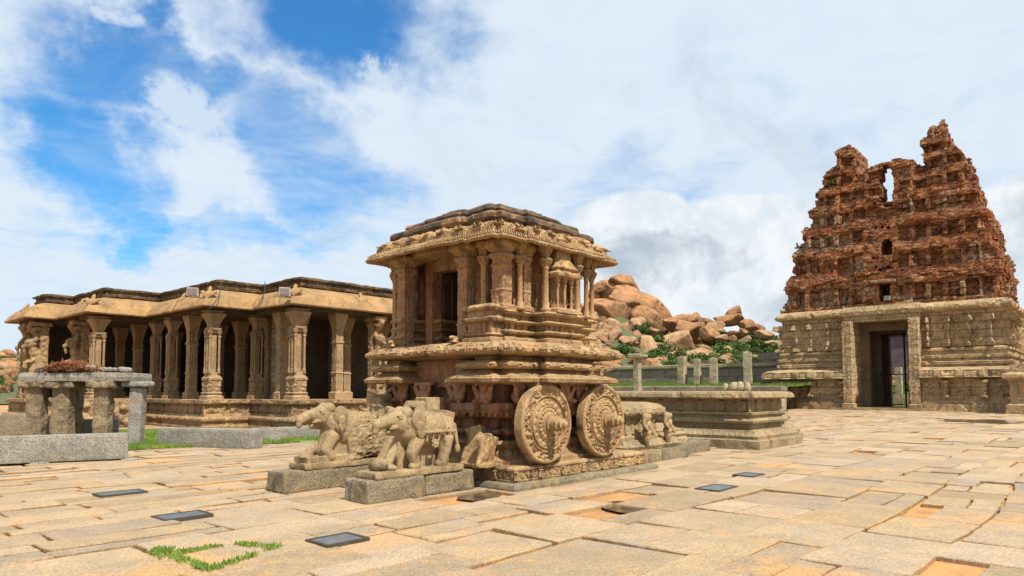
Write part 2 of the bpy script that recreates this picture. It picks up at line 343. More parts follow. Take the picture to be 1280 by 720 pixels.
# ------------------------------------------------------------------ object helpers
COL = S.collection
def props(o, label=None, cat=None, group=None, kind=None):
    for k, v in (('label', label), ('category', cat), ('group', group), ('kind', kind)):
        if v: o[k] = v
    return o
def empty(name, loc, rz=0., label=None, cat=None, group=None):
    o = bpy.data.objects.new(name, None); COL.objects.link(o); o.location = loc; o.rotation_euler = (0, 0, rz); o.empty_display_size = .3
    return props(o, label, cat, group)
def copy_tree(o, parent=None):
    c = o.copy(); COL.objects.link(c)
    if parent: c.parent = parent
    for ch in [x for x in o.children]: copy_tree(ch, c)
    return c
def mesh_np(name, verts, faces, mat, parent=None, smooth=False, loc=None, rz=0.):
    me = bpy.data.meshes.new(name); me.from_pydata([tuple(v) for v in verts] if not isinstance(verts, np.ndarray) else verts.tolist(), [], faces if isinstance(faces, list) else faces.tolist())
    me.validate(); me.update()
    if mat: me.materials.append(mat)
    if smooth: me.polygons.foreach_set('use_smooth', [True]*len(me.polygons))
    o = bpy.data.objects.new(name, me); COL.objects.link(o)
    if parent: o.parent = parent
    if loc is not None: o.location = loc
    o.rotation_euler[2] = rz
    return o
class MB:
    def __init__(s): s.v = []; s.f = []
    def add(s, v, f):
        k = len(s.v); s.v += [tuple(p) for p in v]; s.f += [tuple(i+k for i in q) for q in f]; return s
    def box(s, c, d, rz=0., taper=1.):
        x, y, z = d[0]/2, d[1]/2, d[2]/2; ca, sa = math.cos(rz), math.sin(rz); v = []
        for sz in (-1, 1):
            k = taper if sz > 0 else 1
            for sx, sy in ((-1, -1), (1, -1), (1, 1), (-1, 1)):
                a, b = sx*x*k, sy*y*k; v.append((c[0]+a*ca-b*sa, c[1]+a*sa+b*ca, c[2]+sz*z))
        return s.add(v, [(3, 2, 1, 0), (4, 5, 6, 7), (0, 1, 5, 4), (1, 2, 6, 5), (2, 3, 7, 6), (3, 0, 4, 7)])
    def rbox(s, c, d, seg=.06, amp=.012, fr=4., rz=0., bev=.02, tilt=None, seed=0.):
        """subdivided, rounded, roughened block"""
        ns = [max(2, int(round(x/seg))) for x in d]; vid = {}; V_ = []; Fq = []
        def vi(i, j, k):
            key = (i, j, k)
            if key not in vid: vid[key] = len(V_); V_.append(key)
            return vid[key]
        nx, ny, nz = ns
        for i in range(nx):
            for j in range(ny):
                Fq.append((vi(i, j, nz), vi(i+1, j, nz), vi(i+1, j+1, nz), vi(i, j+1, nz))); Fq.append((vi(i, j, 0), vi(i, j+1, 0), vi(i+1, j+1, 0), vi(i+1, j, 0)))
        for i in range(nx):
            for k in range(nz):
                Fq.append((vi(i, 0, k), vi(i+1, 0, k), vi(i+1, 0, k+1), vi(i, 0, k+1))); Fq.append((vi(i, ny, k), vi(i, ny, k+1), vi(i+1, ny, k+1), vi(i+1, ny, k)))
        for j in range(ny):
            for k in range(nz):
                Fq.append((vi(0, j, k), vi(0, j, k+1), vi(0, j+1, k+1), vi(0, j+1, k))); Fq.append((vi(nx, j, k), vi(nx, j+1, k), vi(nx, j+1, k+1), vi(nx, j, k+1)))
        A = np.array(V_, float); P = (A/np.array(ns)-.5)*np.array(d)
        half = np.array(d)/2; inner = np.clip(P, -(half-bev), half-bev); dd = P-inner; L_ = np.linalg.norm(dd, axis=1, keepdims=True)
        P = np.where(L_ > 1e-6, inner+dd/np.maximum(L_, 1e-9)*np.minimum(L_, bev), P)
        n1 = P/np.maximum(np.abs(P/half).max(axis=1, keepdims=True), 1e-6); n1 = n1/np.maximum(np.linalg.norm(n1, axis=1, keepdims=True), 1e-6)
        q = P*fr+seed*13.7+c[0]*3.1
        am = amp*(fbm(q[:, 0], q[:, 1], q[:, 2], 4)); P = P+n1*am[:, None]*1.6
        if tilt: P = P @ np.array(Matrix.Rotation(tilt[0], 3, 'X') @ Matrix.Rotation(tilt[1], 3, 'Y')).T
        ca, sa = math.cos(rz), math.sin(rz); P = np.stack([P[:, 0]*ca-P[:, 1]*sa+c[0], P[:, 0]*sa+P[:, 1]*ca+c[1], P[:, 2]+c[2]], 1)
        return s.add(P.tolist(), Fq)
    def tube(s, pts, rad, n=8, cap=True):
        pts = [Vector(p) for p in pts]; rings = []
        if isinstance(rad, (int, float)): rad = [rad]*len(pts)
        k0 = len(s.v)
        for i, p in enumerate(pts):
            t = (pts[min(i+1, len(pts)-1)]-pts[max(i-1, 0)]).normalized()
            a = t.orthogonal().normalized() if abs(t.z) < .95 else Vector((1, 0, 0)); a = (a-t*a.dot(t)).normalized(); b = t.cross(a)
            if i and (a.dot(pa) < .2): a = (pa-t*pa.dot(t)).normalized(); b = t.cross(a)
            pa = a
            s.v += [tuple(p+(a*math.cos(2*math.pi*j/n)+b*math.sin(2*math.pi*j/n))*rad[i]) for j in range(n)]
        for i in range(len(pts)-1):
            for j in range(n):
                j2 = (j+1) % n; s.f.append((k0+i*n+j, k0+i*n+j2, k0+(i+1)*n+j2, k0+(i+1)*n+j))
        if cap: s.f.append(tuple(k0+j for j in reversed(range(n)))); s.f.append(tuple(k0+(len(pts)-1)*n+j for j in range(n)))
        return s
    def lathe(s, prof, c=(0, 0, 0), n=24, carve=None):
        k0 = len(s.v)
        for i, (r, z) in enumerate(prof):
            for j in range(n):
                a = 2*math.pi*j/n; rr = r+(carve(a, z, r) if carve else 0); s.v.append((c[0]+rr*math.cos(a), c[1]+rr*math.sin(a), c[2]+z))
        for i in range(len(prof)-1):
            for j in range(n):
                j2 = (j+1) % n; s.f.append((k0+i*n+j, k0+i*n+j2, k0+(i+1)*n+j2, k0+(i+1)*n+j))
        s.f.append(tuple(k0+j for j in reversed(range(n)))); s.f.append(tuple(k0+(len(prof)-1)*n+j for j in range(n)))
        return s
    def ell(s, c, r, n=12, m=8, rz=0.):
        k0 = len(s.v); ca, sa = math.cos(rz), math.sin(rz)
        for i in range(m+1):
            th = math.pi*i/m
            for j in range(n):
                ph = 2*math.pi*j/n; x, y, z = r[0]*math.sin(th)*math.cos(ph), r[1]*math.sin(th)*math.sin(ph), r[2]*math.cos(th)
                s.v.append((c[0]+x*ca-y*sa, c[1]+x*sa+y*ca, c[2]+z))
        for i in range(m):
            for j in range(n):
                j2 = (j+1) % n; s.f.append((k0+i*n+j, k0+(i+1)*n+j, k0+(i+1)*n+j2, k0+i*n+j2))
        return s
    def moulding(s, plan, prof, ds=.05, bands=(), rough=.006, rf=5., closed=True, cap=True, dz=.03, chips=0., seed=0., chipf=2.5):
        """loft a profile [(outward offset, z)] round an orthogonal plan, carved by bands [(z0,z1,kind,amp,period)]"""
        n = len(plan); P = [Vector(p) for p in plan]; edges = [(i, (i+1) % n) for i in range(n if closed else n-1)]
        area = sum(P[i].x*P[(i+1) % n].y-P[(i+1) % n].x*P[i].y for i in range(n)); sg = 1 if area > 0 else -1
        nor = {}
        for i, j in edges: d = (P[j]-P[i]).normalized(); nor[i] = Vector((d.y, -d.x))*sg
        mit = []
        for i in range(n):
            a = nor.get((i-1) % n) if (closed or i > 0) else None; b = nor.get(i)
            if a is None: m_ = b
            elif b is None: m_ = a
            else: m_ = (a+b)/(1+a.dot(b))
            mit.append(m_)
        SA, SB, T, SS = [], [], [], []; acc = 0
        for i, j in edges:
            L_ = (P[j]-P[i]).length; k = max(1, int(round(L_/ds)))
            for q in range(k): SA.append(i); SB.append(j); T.append(q/k); SS.append(acc+L_*q/k)
            acc += L_
        if not closed: SA.append(edges[-1][0]); SB.append(edges[-1][1]); T.append(1.); SS.append(acc)
        PP = np.array([p[:] for p in P]); MM = np.array([m_[:] for m_ in mit]); SA = np.array(SA); SB = np.array(SB); T = np.array(T)[:, None]; SS = np.array(SS)
        pr = [prof[0]]
        for a, b in zip(prof[:-1], prof[1:]):
            L_ = math.hypot(b[0]-a[0], b[1]-a[1]); k = max(1, int(math.ceil(L_/dz)))
            for q in range(1, k+1): pr.append((a[0]+(b[0]-a[0])*q/k, a[1]+(b[1]-a[1])*q/k))
        k0 = len(s.v); m = len(SS)
        for off, z in pr:
            o = np.full(m, float(off))
            for z0, z1, kind, amp, per in bands:
                if z0 <= z <= z1: o = o+carve(kind, SS, (z-z0)/(z1-z0), z, amp, per)
            base = PP[SA]*(1-T)+PP[SB]*T
            if rough: o = o+rough*fbm(base[:, 0]*rf+seed, base[:, 1]*rf, np.full(m, z*rf), 3)*1.5
            if chips:
                c_ = fbm(base[:, 0]*chipf+seed+31, base[:, 1]*chipf, np.full(m, z*chipf*.6), 3); o = o-chips*sst(c_, .15, .5)
            XY = (PP[SA]+MM[SA]*o[:, None])*(1-T)+(PP[SB]+MM[SB]*o[:, None])*T
            zz = z+rough*.7*fbm(base[:, 0]*rf+7, base[:, 1]*rf+seed, np.full(m, z*3.), 2)
            s.v += [(x, y, w) for (x, y), w in zip(XY.tolist(), zz.tolist())]
        rngm = range(m if closed else m-1)
        for i in range(len(pr)-1):
            for j in rngm:
                j2 = (j+1) % m; a = k0+i*m; q = (a+j, a+j2, a+m+j2, a+m+j); s.f.append(q if sg > 0 else q[::-1])
        if cap:
            top = tuple(k0+(len(pr)-1)*m+j for j in range(m)); bot = tuple(k0+j for j in reversed(range(m)))
            if sg < 0: top, bot = top[::-1], bot[::-1]
            s.f.append(top); s.f.append(bot)
        return s
    def build(s, name, mat, parent=None, smooth=False, loc=None, rz=0.): return mesh_np(name, s.v, s.f, mat, parent, smooth, loc, rz)
def carve(kind, s, t, z, amp, p):
    f = (s/p) % 1.0; c = np.floor(s/p)
    if kind == 'petals': return amp*np.abs(np.sin(np.pi*s/p))*math.sin(math.pi*min(1, max(0, t)))
    if kind == 'dentil': return np.where(f < .55, amp, 0.)
    if kind == 'beads': return amp*np.abs(np.sin(np.pi*s/p))
    if kind == 'scallop': return np.where(t > np.abs(f-.5)*1.6, amp, 0.)
    if kind == 'pilaster': return np.where((f < .16), amp, 0.)+np.where((f < .22) & ((t < .1) | (t > .8)), amp*.8, 0.)
    if kind == 'panel': return np.where((f > .1) & (f < .9) & (t > .12) & (t < .88), -amp, 0.)
    if kind == 'kudu':
        d = np.sqrt(((f-.5)*p)**2+((t-.45)*p*.5)**2)/(p*.22); return amp*(np.clip(1.2-np.abs(d-.75)*3, 0, 1)+np.clip(1-d*3.2, 0, 1))
    if kind == 'figures':
        # one squat figure per cell: head, body, limbs plus random carving
        fx = (f-.5)*2; jit = _h(c.astype(np.int64), np.full(len(s), 3), np.full(len(s), 5))-.5
        head = np.exp(-((fx-jit*.3)/.22)**2)*math.exp(-((t-.78)/.13)**2); body = np.exp(-((fx-jit*.3)/.38)**2)*math.exp(-((t-.45)/.26)**2)
        leg = (np.exp(-((fx-.3-jit*.4)/.16)**2)+np.exp(-((fx+.35-jit*.2)/.16)**2))*math.exp(-((t-.15)/.2)**2)
        rnd = sst(fbm(s/p*3.5+11, np.full(len(s), z/p*3.5), np.full(len(s), 2.), 2), -.05, .2)
        return amp*(np.clip(.7*head+.8*body+.6*leg, 0, 1)*.8+rnd*.4)
    if kind == 'scroll':
        r_ = fbm(s/p*2.2, np.full(len(s), z/p*2.2+4), np.full(len(s), 8.), 2); return amp*np.clip(1-np.abs(r_)*5, 0, 1)
    if kind == 'joint': return np.where((f < .035), -amp, 0.)
    return 0*s
def rect(x0, x1, y0, y1): return [(x0, y0), (x1, y0), (x1, y1), (x0, y1)]
def redent(cx, cy, hx, hy, st):
    """rectangle with stepped corners: st = [(inset along, inset depth)...] from the face towards the corner"""
    q = []                                                    # quadrant path from +x face to +y face
    k = len(st)
    xs = [hx]+[hx-s_[1] for s_ in st]; 
    pts = []
    for i, (al, de) in enumerate(st):
        yb = hy-sum(0 for _ in ())-al
        pts.append((xs[i], hy-al)); pts.append((xs[i+1], hy-al))
    last = pts[-1]
    sym = []
    for (x, y) in reversed(pts): sym.append((hx-(hy-y), hy-(hx-x)))
    quad = pts+sym[0:]
    # remove duplicates
    qd = []
    for p in quad:
        if not qd or (abs(qd[-1][0]-p[0])+abs(qd[-1][1]-p[1])) > 1e-6: qd.append(p)
    full = qd + [(-x, y) for x, y in reversed(qd)] + [(-x, -y) for x, y in qd] + [(x, -y) for x, y in reversed(qd)]
    return [(cx+x, cy+y) for x, y in full]
def organic(prims, voxel=.025, smooth=2, nz=(.01, 6.), seed=0.):
    """union of ellipsoids / tapered capsules / boxes, voxel-remeshed into one continuous skin -> mesh"""
    bm = bmesh.new()
    for p in prims:
        if p[0] == 'e':
            _, c, r = p[:3]; rot = p[3] if len(p) > 3 else (0, 0, 0)
            mat = Matrix.Translation(c) @ (Matrix.Rotation(rot[2], 4, 'Z') @ Matrix.Rotation(rot[1], 4, 'Y') @ Matrix.Rotation(rot[0], 4, 'X')) @ Matrix.Diagonal((*r, 1))
            bmesh.ops.create_icosphere(bm, subdivisions=3, radius=1, matrix=mat)
        elif p[0] == 'c':
            _, a, b, r0, r1 = p; a = Vector(a); b = Vector(b); d = b-a
            q = d.to_track_quat('Z', 'Y').to_matrix().to_4x4()
            bmesh.ops.create_cone(bm, cap_ends=True, segments=14, radius1=r0, radius2=r1, depth=d.length, matrix=Matrix.Translation((a+b)/2) @ q)
            bmesh.ops.create_icosphere(bm, subdivisions=2, radius=r0, matrix=Matrix.Translation(a)); bmesh.ops.create_icosphere(bm, subdivisions=2, radius=r1, matrix=Matrix.Translation(b))
        elif p[0] == 'b':
            _, c, d = p[:3]; rot = p[3] if len(p) > 3 else (0, 0, 0)
            mat = Matrix.Translation(c) @ (Matrix.Rotation(rot[2], 4, 'Z') @ Matrix.Rotation(rot[1], 4, 'Y') @ Matrix.Rotation(rot[0], 4, 'X')) @ Matrix.Diagonal((*d, 1))
            bmesh.ops.create_cube(bm, size=1, matrix=mat)
    me = bpy.data.meshes.new('tmp'); bm.to_mesh(me); bm.free()
    ob = bpy.data.objects.new('tmp', me); COL.objects.link(ob)
    md = ob.modifiers.new('r', 'REMESH'); md.mode = 'VOXEL'; md.voxel_size = voxel
    if smooth: ms = ob.modifiers.new('s', 'SMOOTH'); ms.iterations = smooth; ms.factor = .5
    dg = bpy.context.evaluated_depsgraph_get(); ev = ob.evaluated_get(dg); out = bpy.data.meshes.new_from_object(ev)
    bpy.data.objects.remove(ob); bpy.data.meshes.remove(me)
    n = len(out.vertices); co = np.empty(n*3); out.vertices.foreach_get('co', co); co = co.reshape(-1, 3)
    no = np.empty(n*3); out.vertices.foreach_get('normal', no); no = no.reshape(-1, 3)
    a, fr = nz; d = a*fbm(co[:, 0]*fr+seed, co[:, 1]*fr, co[:, 2]*fr, 4)
    co = co+no*d[:, None]; out.vertices.foreach_set('co', co.ravel()); out.update()
    out.polygons.foreach_set('use_smooth', [True]*len(out.polygons))
    return out
def mesh_obj(name, me, mat, parent=None, loc=None, rz=0.):
    me.materials.clear(); me.materials.append(mat); o = bpy.data.objects.new(name, me); COL.objects.link(o)
    if parent: o.parent = parent
    if loc is not None: o.location = loc
    o.rotation_euler[2] = rz; return o
# ================================================================== THE GROUND
def paving():
    V_, F_, C_ = [], [], []
    skip_px = []                                             # covered by other inset things
    def visible(p):
        if p.y < 4.2 or p.y > 75: return False
        return abs(p.x) < p.y*.80+2.5
    holes = [touv(G(*q)) for q in HOLES]
    v = -34.
    cand = []
    while v < 62:
        wide = .30+.32*random.random() if v > 1.2 else (.5+.5*random.random() if v > -3 else .7+.6*random.random())
        u = -22.+random.random()*2
        while u < 56:
            ln = (.7+1.7*random.random()) if v > 1.2 else (.7+1.1*random.random())
            p = UV(u+ln/2, v+wide/2)
            if visible(p):
                if random.random() < .28: k = .35+.3*random.random(); cand.append((u, v, ln, wide*k)); cand.append((u, v+wide*k, ln, wide*(1-k)))
                else: cand.append((u, v, ln, wide))
            u += ln
        v += wide
    for (u, v, ln, wd) in cand:
        p = UV(u+ln/2, v+wd/2); D = p.y
        if any((u < hu < u+ln and v < hv < v+wd) or math.hypot(u+ln/2-hu, v+wd/2-hv) < (.5 if q_ < 2 else 0) for q_, (hu, hv) in enumerate(holes)): continue
        if random.random() < .012 and D > 9: continue
        g = (.010 if v > 1.2 else .005)+.026*random.random()**2
        j = lambda a=.035: (random.random()-.5)*2*a
        # shear the joint pattern a little: worn, hand-cut slabs
        wav = lambda a, b: (a+.10*mnoise.noise(Vector((a*.3, b*.3, 3))), b+.16*mnoise.noise(Vector((a*.22, b*.22, 9))))
        cs = [(u+g, v+g), (u+ln-g, v+g), (u+ln-g, v+wd-g), (u+g, v+wd-g)]
        nseg = 7 if D < 13 else (4 if D < 22 else 1)
        ring = []
        crn = [(j(.05), j(.05)) for _ in range(4)] if v > 1.2 else [(j(.1), j(.1)) for _ in range(4)]
        for q in range(4):
            a, b = cs[q], cs[(q+1) % 4]; ja, jb = crn[q], crn[(q+1) % 4]
            for k in range(nseg):
                t = k/nseg; x = a[0]*(1-t)+b[0]*t; y = a[1]*(1-t)+b[1]*t
                if k or nseg > 1: x += j(.011); y += j(.011)
                x += (ja[0]*(1-t)+jb[0]*t)*.3; y += (ja[1]*(1-t)+jb[1]*t)*.3
                ring.append(wav(x, y))
        cx = sum(r[0] for r in ring)/len(ring); cy = sum(r[1] for r in ring)/len(ring)
        h = .002+.024*random.random(); tx, ty = j(.012), j(.014)
        if random.random() < .09: h -= .022
        n = len(ring); k0 = len(V_)
        col = .80+.32*random.random(); warm = random.random()*1.4
        c = (col*(1.03-.02*warm), col*(1.0-.05*warm), col*(1.0-.16*warm), 1)
        for lv in range(3):
            ins = (.0, .0, .026 if v > 1.2 else .014)[lv]; cc = c if lv == 2 else ((c[0]*.80, c[1]*.60, c[2]*.42, 1) if v > 1.2 else (c[0]*.85, c[1]*.72, c[2]*.56, 1))
            for (x, y) in ring:
                L_ = math.hypot(x-cx, y-cy); s = 1-ins/max(L_, .05)
                xx, yy = cx+(x-cx)*s, cy+(y-cy)*s
                z = (-.06, h-.012, h)[lv]+(x-cx)*tx+(y-cy)*ty
                w = UV(xx, yy, z); V_.append((w.x, w.y, w.z)); C_.append(cc)
        for lv in range(2):
            for q in range(n): q2 = (q+1) % n; F_.append((k0+lv*n+q, k0+lv*n+q2, k0+(lv+1)*n+q2, k0+(lv+1)*n+q))
        F_.append(tuple(k0+2*n+q for q in range(n)))
    o = mesh_np('paving', V_, F_, M['paving'])
    a = o.data.color_attributes.new('col', 'FLOAT_COLOR', 'POINT'); a.data.foreach_set('color', np.array(C_, dtype=np.float32).ravel())
    props(o, kind='structure'); return o
HOLES = [(786, 633), (598, 620), (1205, 702), (1080, 566)]
paving()
def ground():
    # one sheet to the horizon, finely cut near the courtyard
    xs = [-1500, -500, -200, -120, -80]+list(range(-60, 61, 4))+[80, 120, 200, 500, 1500]; ys = [-60, -20]+list(range(-4, 80, 4))+[90, 110, 150, 220, 400, 800, 2500]
    V_ = [(x, y, -.042+.012*mnoise.noise(Vector((x, y, 0)))) for y in ys for x in xs]; n = len(xs)
    F_ = [(i+j*n, i+1+j*n, i+1+(j+1)*n, i+(j+1)*n) for j in range(len(ys)-1) for i in range(n-1)]
    props(mesh_np('ground', V_, F_, M['soil']), kind='structure')
ground()
def poly_sheet(name, pts, z, mat, parent=None, thick=.0):
    n = len(pts)
    V_ = [(p[0], p[1], z) for p in pts]; F_ = [tuple(range(n))]
    if thick: V_ += [(p[0], p[1], z-thick) for p in pts]; F_ += [(i, n+i, n+(i+1) % n, (i+1) % n) for i in range(n)]
    return mesh_np(name, V_, F_, mat, parent)
def blob(px, py, rx, ry, z, name, mat, n=26, irr=.25):
    c = G(px, py); k = (G(px+10, py)-c).length/10
    ky = (G(px, py-ry)-G(px, py+ry)).length/2
    pts = []
    for i in range(n):
        a = 2*math.pi*i/n; r = 1+irr*mnoise.noise(Vector((math.cos(a)*1.7+px, math.sin(a)*1.7, 2))); pts.append((c.x+rx*k*r*math.cos(a), c.y+ky*r*math.sin(a)))
    return poly_sheet(name, pts, z, mat)
props(blob(786, 633, 34, 7, -.006, 'puddle', M['water']), kind='structure')
props(blob(598, 620, 26, 5, -.008, 'puddle', M['water']), kind='structure')
props(blob(1225, 527, 46, 2.2, .028, 'puddle', M['water'], irr=.7), kind='structure')
# floor lamps let into the paving: a metal frame with a dark glass pane
def floor_lamp(px, py, w, d, label):
    c = G(px, py); t = empty('floor_light', (c.x, c.y, 0), RZ, label, 'floor light', 'floor lights let into the paving')
    fb = MB()
    fw = .035
    fb.box((0, d/2-fw/2, .018), (w, fw, .05)); fb.box((0, -d/2+fw/2, .018), (w, fw, .05)); fb.box((w/2-fw/2, 0, .018), (fw, d-2*fw-.002, .05)); fb.box((-w/2+fw/2, 0, .018), (fw, d-2*fw-.002, .05))
    fb.build('frame', M['frame_metal'], t); MB().box((0, 0, .022), (w-2*fw-.006, d-2*fw-.006, .03)).build('glass_pane', M['lampglass'], t)
    # cut granite collar that fills the slab opening
floor_lamp(150, 618.5, .66, .40, 'dark floor light in the paving, farthest left, below the granite block')
floor_lamp(228, 647.5, .60, .42, 'dark floor light in the paving, left foreground above the grass-edged slab')
floor_lamp(422, 678, .52, .42, 'brownish floor light in the foreground paving below the front elephant')
floor_lamp(896, 612, .72, .42, 'bluish floor light, nearer of the two to the right of the wheels')
floor_lamp(936, 595.5, .55, .40, 'grey floor light, farther of the two to the right of the wheels')
# grass
def blades(name, pts_fn, n, h, mat, kind='stuff', z=0.):
    x, y, zz = pts_fn(n); n = len(x); a = rng.random(n)*math.pi*2; hh = h*(.4+rng.random(n)); w = .012+.01*rng.random(n); w = w*max(1, h/.08)
    lean = hh*.5*rng.random(n); la = rng.random(n)*6.28
    A = np.stack([x-np.cos(a)*w, y-np.sin(a)*w, zz], 1); B = np.stack([x+np.cos(a)*w, y+np.sin(a)*w, zz], 1); C = np.stack([x+lean*np.cos(la), y+lean*np.sin(la), zz+hh], 1)
    V_ = np.empty((3*n, 3)); V_[0::3] = A; V_[1::3] = B; V_[2::3] = C
    o = mesh_np(name, V_, np.arange(3*n).reshape(-1, 3), mat); props(o, kind=kind); return o
def quad_pts(corners, clump=.9, thr=-.15, z=0.):
    c = [Vector(q[:2]) for q in corners]
    def fn(n):
        s, t = rng.random(n), rng.random(n)
        P = [np.array(q[:]) for q in c]
        p = (1-s)[:, None]*(1-t)[:, None]*P[0]+s[:, None]*(1-t)[:, None]*P[1]+s[:, None]*t[:, None]*P[2]+(1-s)[:, None]*t[:, None]*P[3]
        k = fbm(p[:, 0]*clump, p[:, 1]*clump, p[:, 0]*0+4, 3) > thr; p = p[k]
        return p[:, 0], p[:, 1], np.full(len(p), z)
    return fn
lawn_c = [G(150, 564), G(405, 553), G(440, 536.5), G(60, 541)]
props(poly_sheet('lawn', [p[:2] for p in lawn_c], .031, M['turf']), kind='structure')
o = blades('lawn_grass', quad_pts(lawn_c, z=.03), 90000, .085, M['grass']); props(o, 'short bright green grass between the hall and the grey blocks', 'grass')
# grass creeping along the joints round one foreground slab
def joint_grass():
    ed = [(212, 697), (290, 683), (345, 687), (262, 716), (212, 697)]
    X, Y = [], []
    for a, b in zip(ed[:-1], ed[1:]):
        A, B = G(*a), G(*b)
        for _ in range(330):
            t = random.random()
            if mnoise.noise(Vector((A.x+(B.x-A.x)*t, A.y+(B.y-A.y)*t, 0))*5) < -.08: continue
            X.append(A.x+(B.x-A.x)*t+random.gauss(0, .028)); Y.append(A.y+(B.y-A.y)*t+random.gauss(0, .03))
    for _ in range(260): p = G(205+random.gauss(0, 8), 694+random.gauss(0, 3)); X.append(p.x); Y.append(p.y)
    def fn(n): return np.array(X), np.array(Y), np.full(len(X), .026)
    o = blades('joint_grass', fn, 0, .032, M['grass']); props(o, 'green grass growing in the joints round one foreground slab', 'grass')
joint_grass()

# ================================================================== TERRACE, WALL AND POSTS BEHIND
def terrace():
    nu, nv = 20, 40; V_ = []; 
    for i in range(nu+1):
        for j in range(nv+1):
            u = 44.1+(57-44.1)*i/nu; v = 12.2+(64-12.2)*j/nv; w = UV(u, v, 1.80+.55*(i/nu)**1.3+.12*mnoise.noise(Vector((u*.3, v*.3, 0)))); V_.append(w[:])
    F_ = [(i*(nv+1)+j, (i+1)*(nv+1)+j, (i+1)*(nv+1)+j+1, i*(nv+1)+j+1) for i in range(nu) for j in range(nv)]
    props(mesh_np('terrace', V_, F_, M['turf']), kind='structure')
    def fn(n):
        u = 44.4+12*rng.random(n); v = 12.4+40*rng.random(n); k = fbm(u*.5, v*.5, u*0, 3) > -.35; u, v = u[k], v[k]
        x = P0.x+U.x*u+V.x*v; y = P0.y+U.y*u+V.y*v; return x, y, 1.78+.55*((u-44.1)/12.9)**1.3
    o = blades('terrace_grass', fn, 60000, .22, M['grass']); props(o, 'bright green grass on the raised terrace below the compound wall', 'grass')
terrace()
r = empty('terrace_ledge', UV(44, 12.2), RZ, 'long low stone ledge in front of the grass terrace', 'ledge')
MB().moulding(rect(-.2, .6, 0, 52), [(.15, -.3), (.15, .5), (0, .55), (0, 1.45), (.16, 1.5), (.2, 1.6), (.2, 1.9), (0, 1.95)], ds=.4, dz=.25, rough=.03, rf=1.2, bands=[(.55, 1.45, 'pilaster', .06, 1.3)]).build('ledge_course', M['wall'], r)
r = empty('compound_wall', UV(56.5, 15.6), RZ, 'long grey compound wall of large blocks below the boulder hill', 'wall')
MB().moulding(rect(0, .7, 0, 60), [(.05, 1.5), (0, 3.9)], ds=.5, dz=.3, rough=.03, rf=1.).build('masonry', M['wall'], r)
MB().moulding(rect(-.12, .8, -.05, 60), [(0, 3.905), (.06, 3.95), (.06, 4.2), (-.05, 4.25)], ds=.4, dz=.2, rough=.04, rf=1.2).build('coping', M['post'], r)
b = MB()
for v0, v1, h in ((.6, 3.4, 1.0), (4.0, 5.2, .5), (8.3, 10.6, .45)): b.rbox((.35, (v0+v1)/2, 4.25+h/2+.004), (.6, v1-v0, h), seg=.3, amp=.08, fr=1.1)
b.build('loose_top_course', M['wall'], r)
# thin mossy standing posts on the terrace
def post_mesh(seed, h, w=.62):
    b = MB().rbox((0, 0, h*.5), (w, w*.9, h), seg=.2, amp=.06, fr=1.6, bev=.05, seed=seed)
    return b
for i, (px, h, wd, lab) in enumerate([(853, 2.75, .74, 'upright stone post, leftmost of the short row before the compound wall'), (872, 2.5, .62, 'darker upright stone post, second of the short row before the compound wall'),
        (892.5, 2.55, .7, 'upright stone post, third of the short row before the compound wall'), (935, 2.9, .78, 'upright stone post standing alone before the compound wall near the gate tower')]):
    v, z = on_u(px, 480, 50.5); o = post_mesh(i*3.1, h, wd).build('stone_post', M['post'], loc=UV(50.5, v, 2.05), rz=RZ+.1*i, smooth=False); props(o, lab, 'stone post', 'stone posts standing on the terrace')
v, z = on_u(797, 486, 40); r = empty('stone_column', UV(40, v, 0), RZ, 'tall slim column with a broad capital left of the stone posts', 'column')
post_mesh(9, 4.1, .55).build('shaft', M['post'], r); MB().moulding(rect(-.2, .2, -.2, .2), [(0, 4.1), (.3, 4.25), (.42, 4.35), (.42, 4.52), (.2, 4.6)], ds=.2, rough=.05, rf=2).build('capital', M['post'], r)

# ================================================================== BOULDER HILL
HPROF = [(-700, 470), (-200, 452), (0, 440), (60, 440), (300, 420), (400, 380), (440, 372), (520, 408), (600, 430), (680, 415), (740, 388), (775, 376), (800, 390), (830, 416), (870, 424), (912, 410), (935, 414), (985, 428), (1040, 436), (1110, 438), (1280, 434), (1500, 445), (2000, 470)]
def hill_z(x, y):
    px = 640+F*x/y; sk = np.interp(px, [q[0] for q in HPROF], [q[1] for q in HPROF]); top = EYE+(HOR-sk)/F*172
    d = math.hypot(x, y); dn = y
    t = min(1, max(0, (dn-80)/(172-80))); base = .5+(top-.5)*(t**1.25)
    if dn > 172: base = top*max(0., 1-((dn-172)/160)**1.3)
    return base + 1.0*mnoise.noise(Vector((x*.06, y*.06, 1)))*min(1, t*2)
def hill():
    A = np.linspace(-1.6, 1.7, 170); Ys = np.concatenate([np.linspace(76, 172, 50), np.linspace(178, 340, 14)]); V_ = []
    for y in Ys:
        for a in A: V_.append((a*y, y, hill_z(a*y, y)-.4))
    n = len(A); F_ = [(i+j*n, i+1+j*n, i+1+(j+1)*n, i+(j+1)*n) for j in range(len(Ys)-1) for i in range(n-1)]
    props(mesh_np('hill', V_, F_, M['hillside'], smooth=True), kind='structure')
hill()
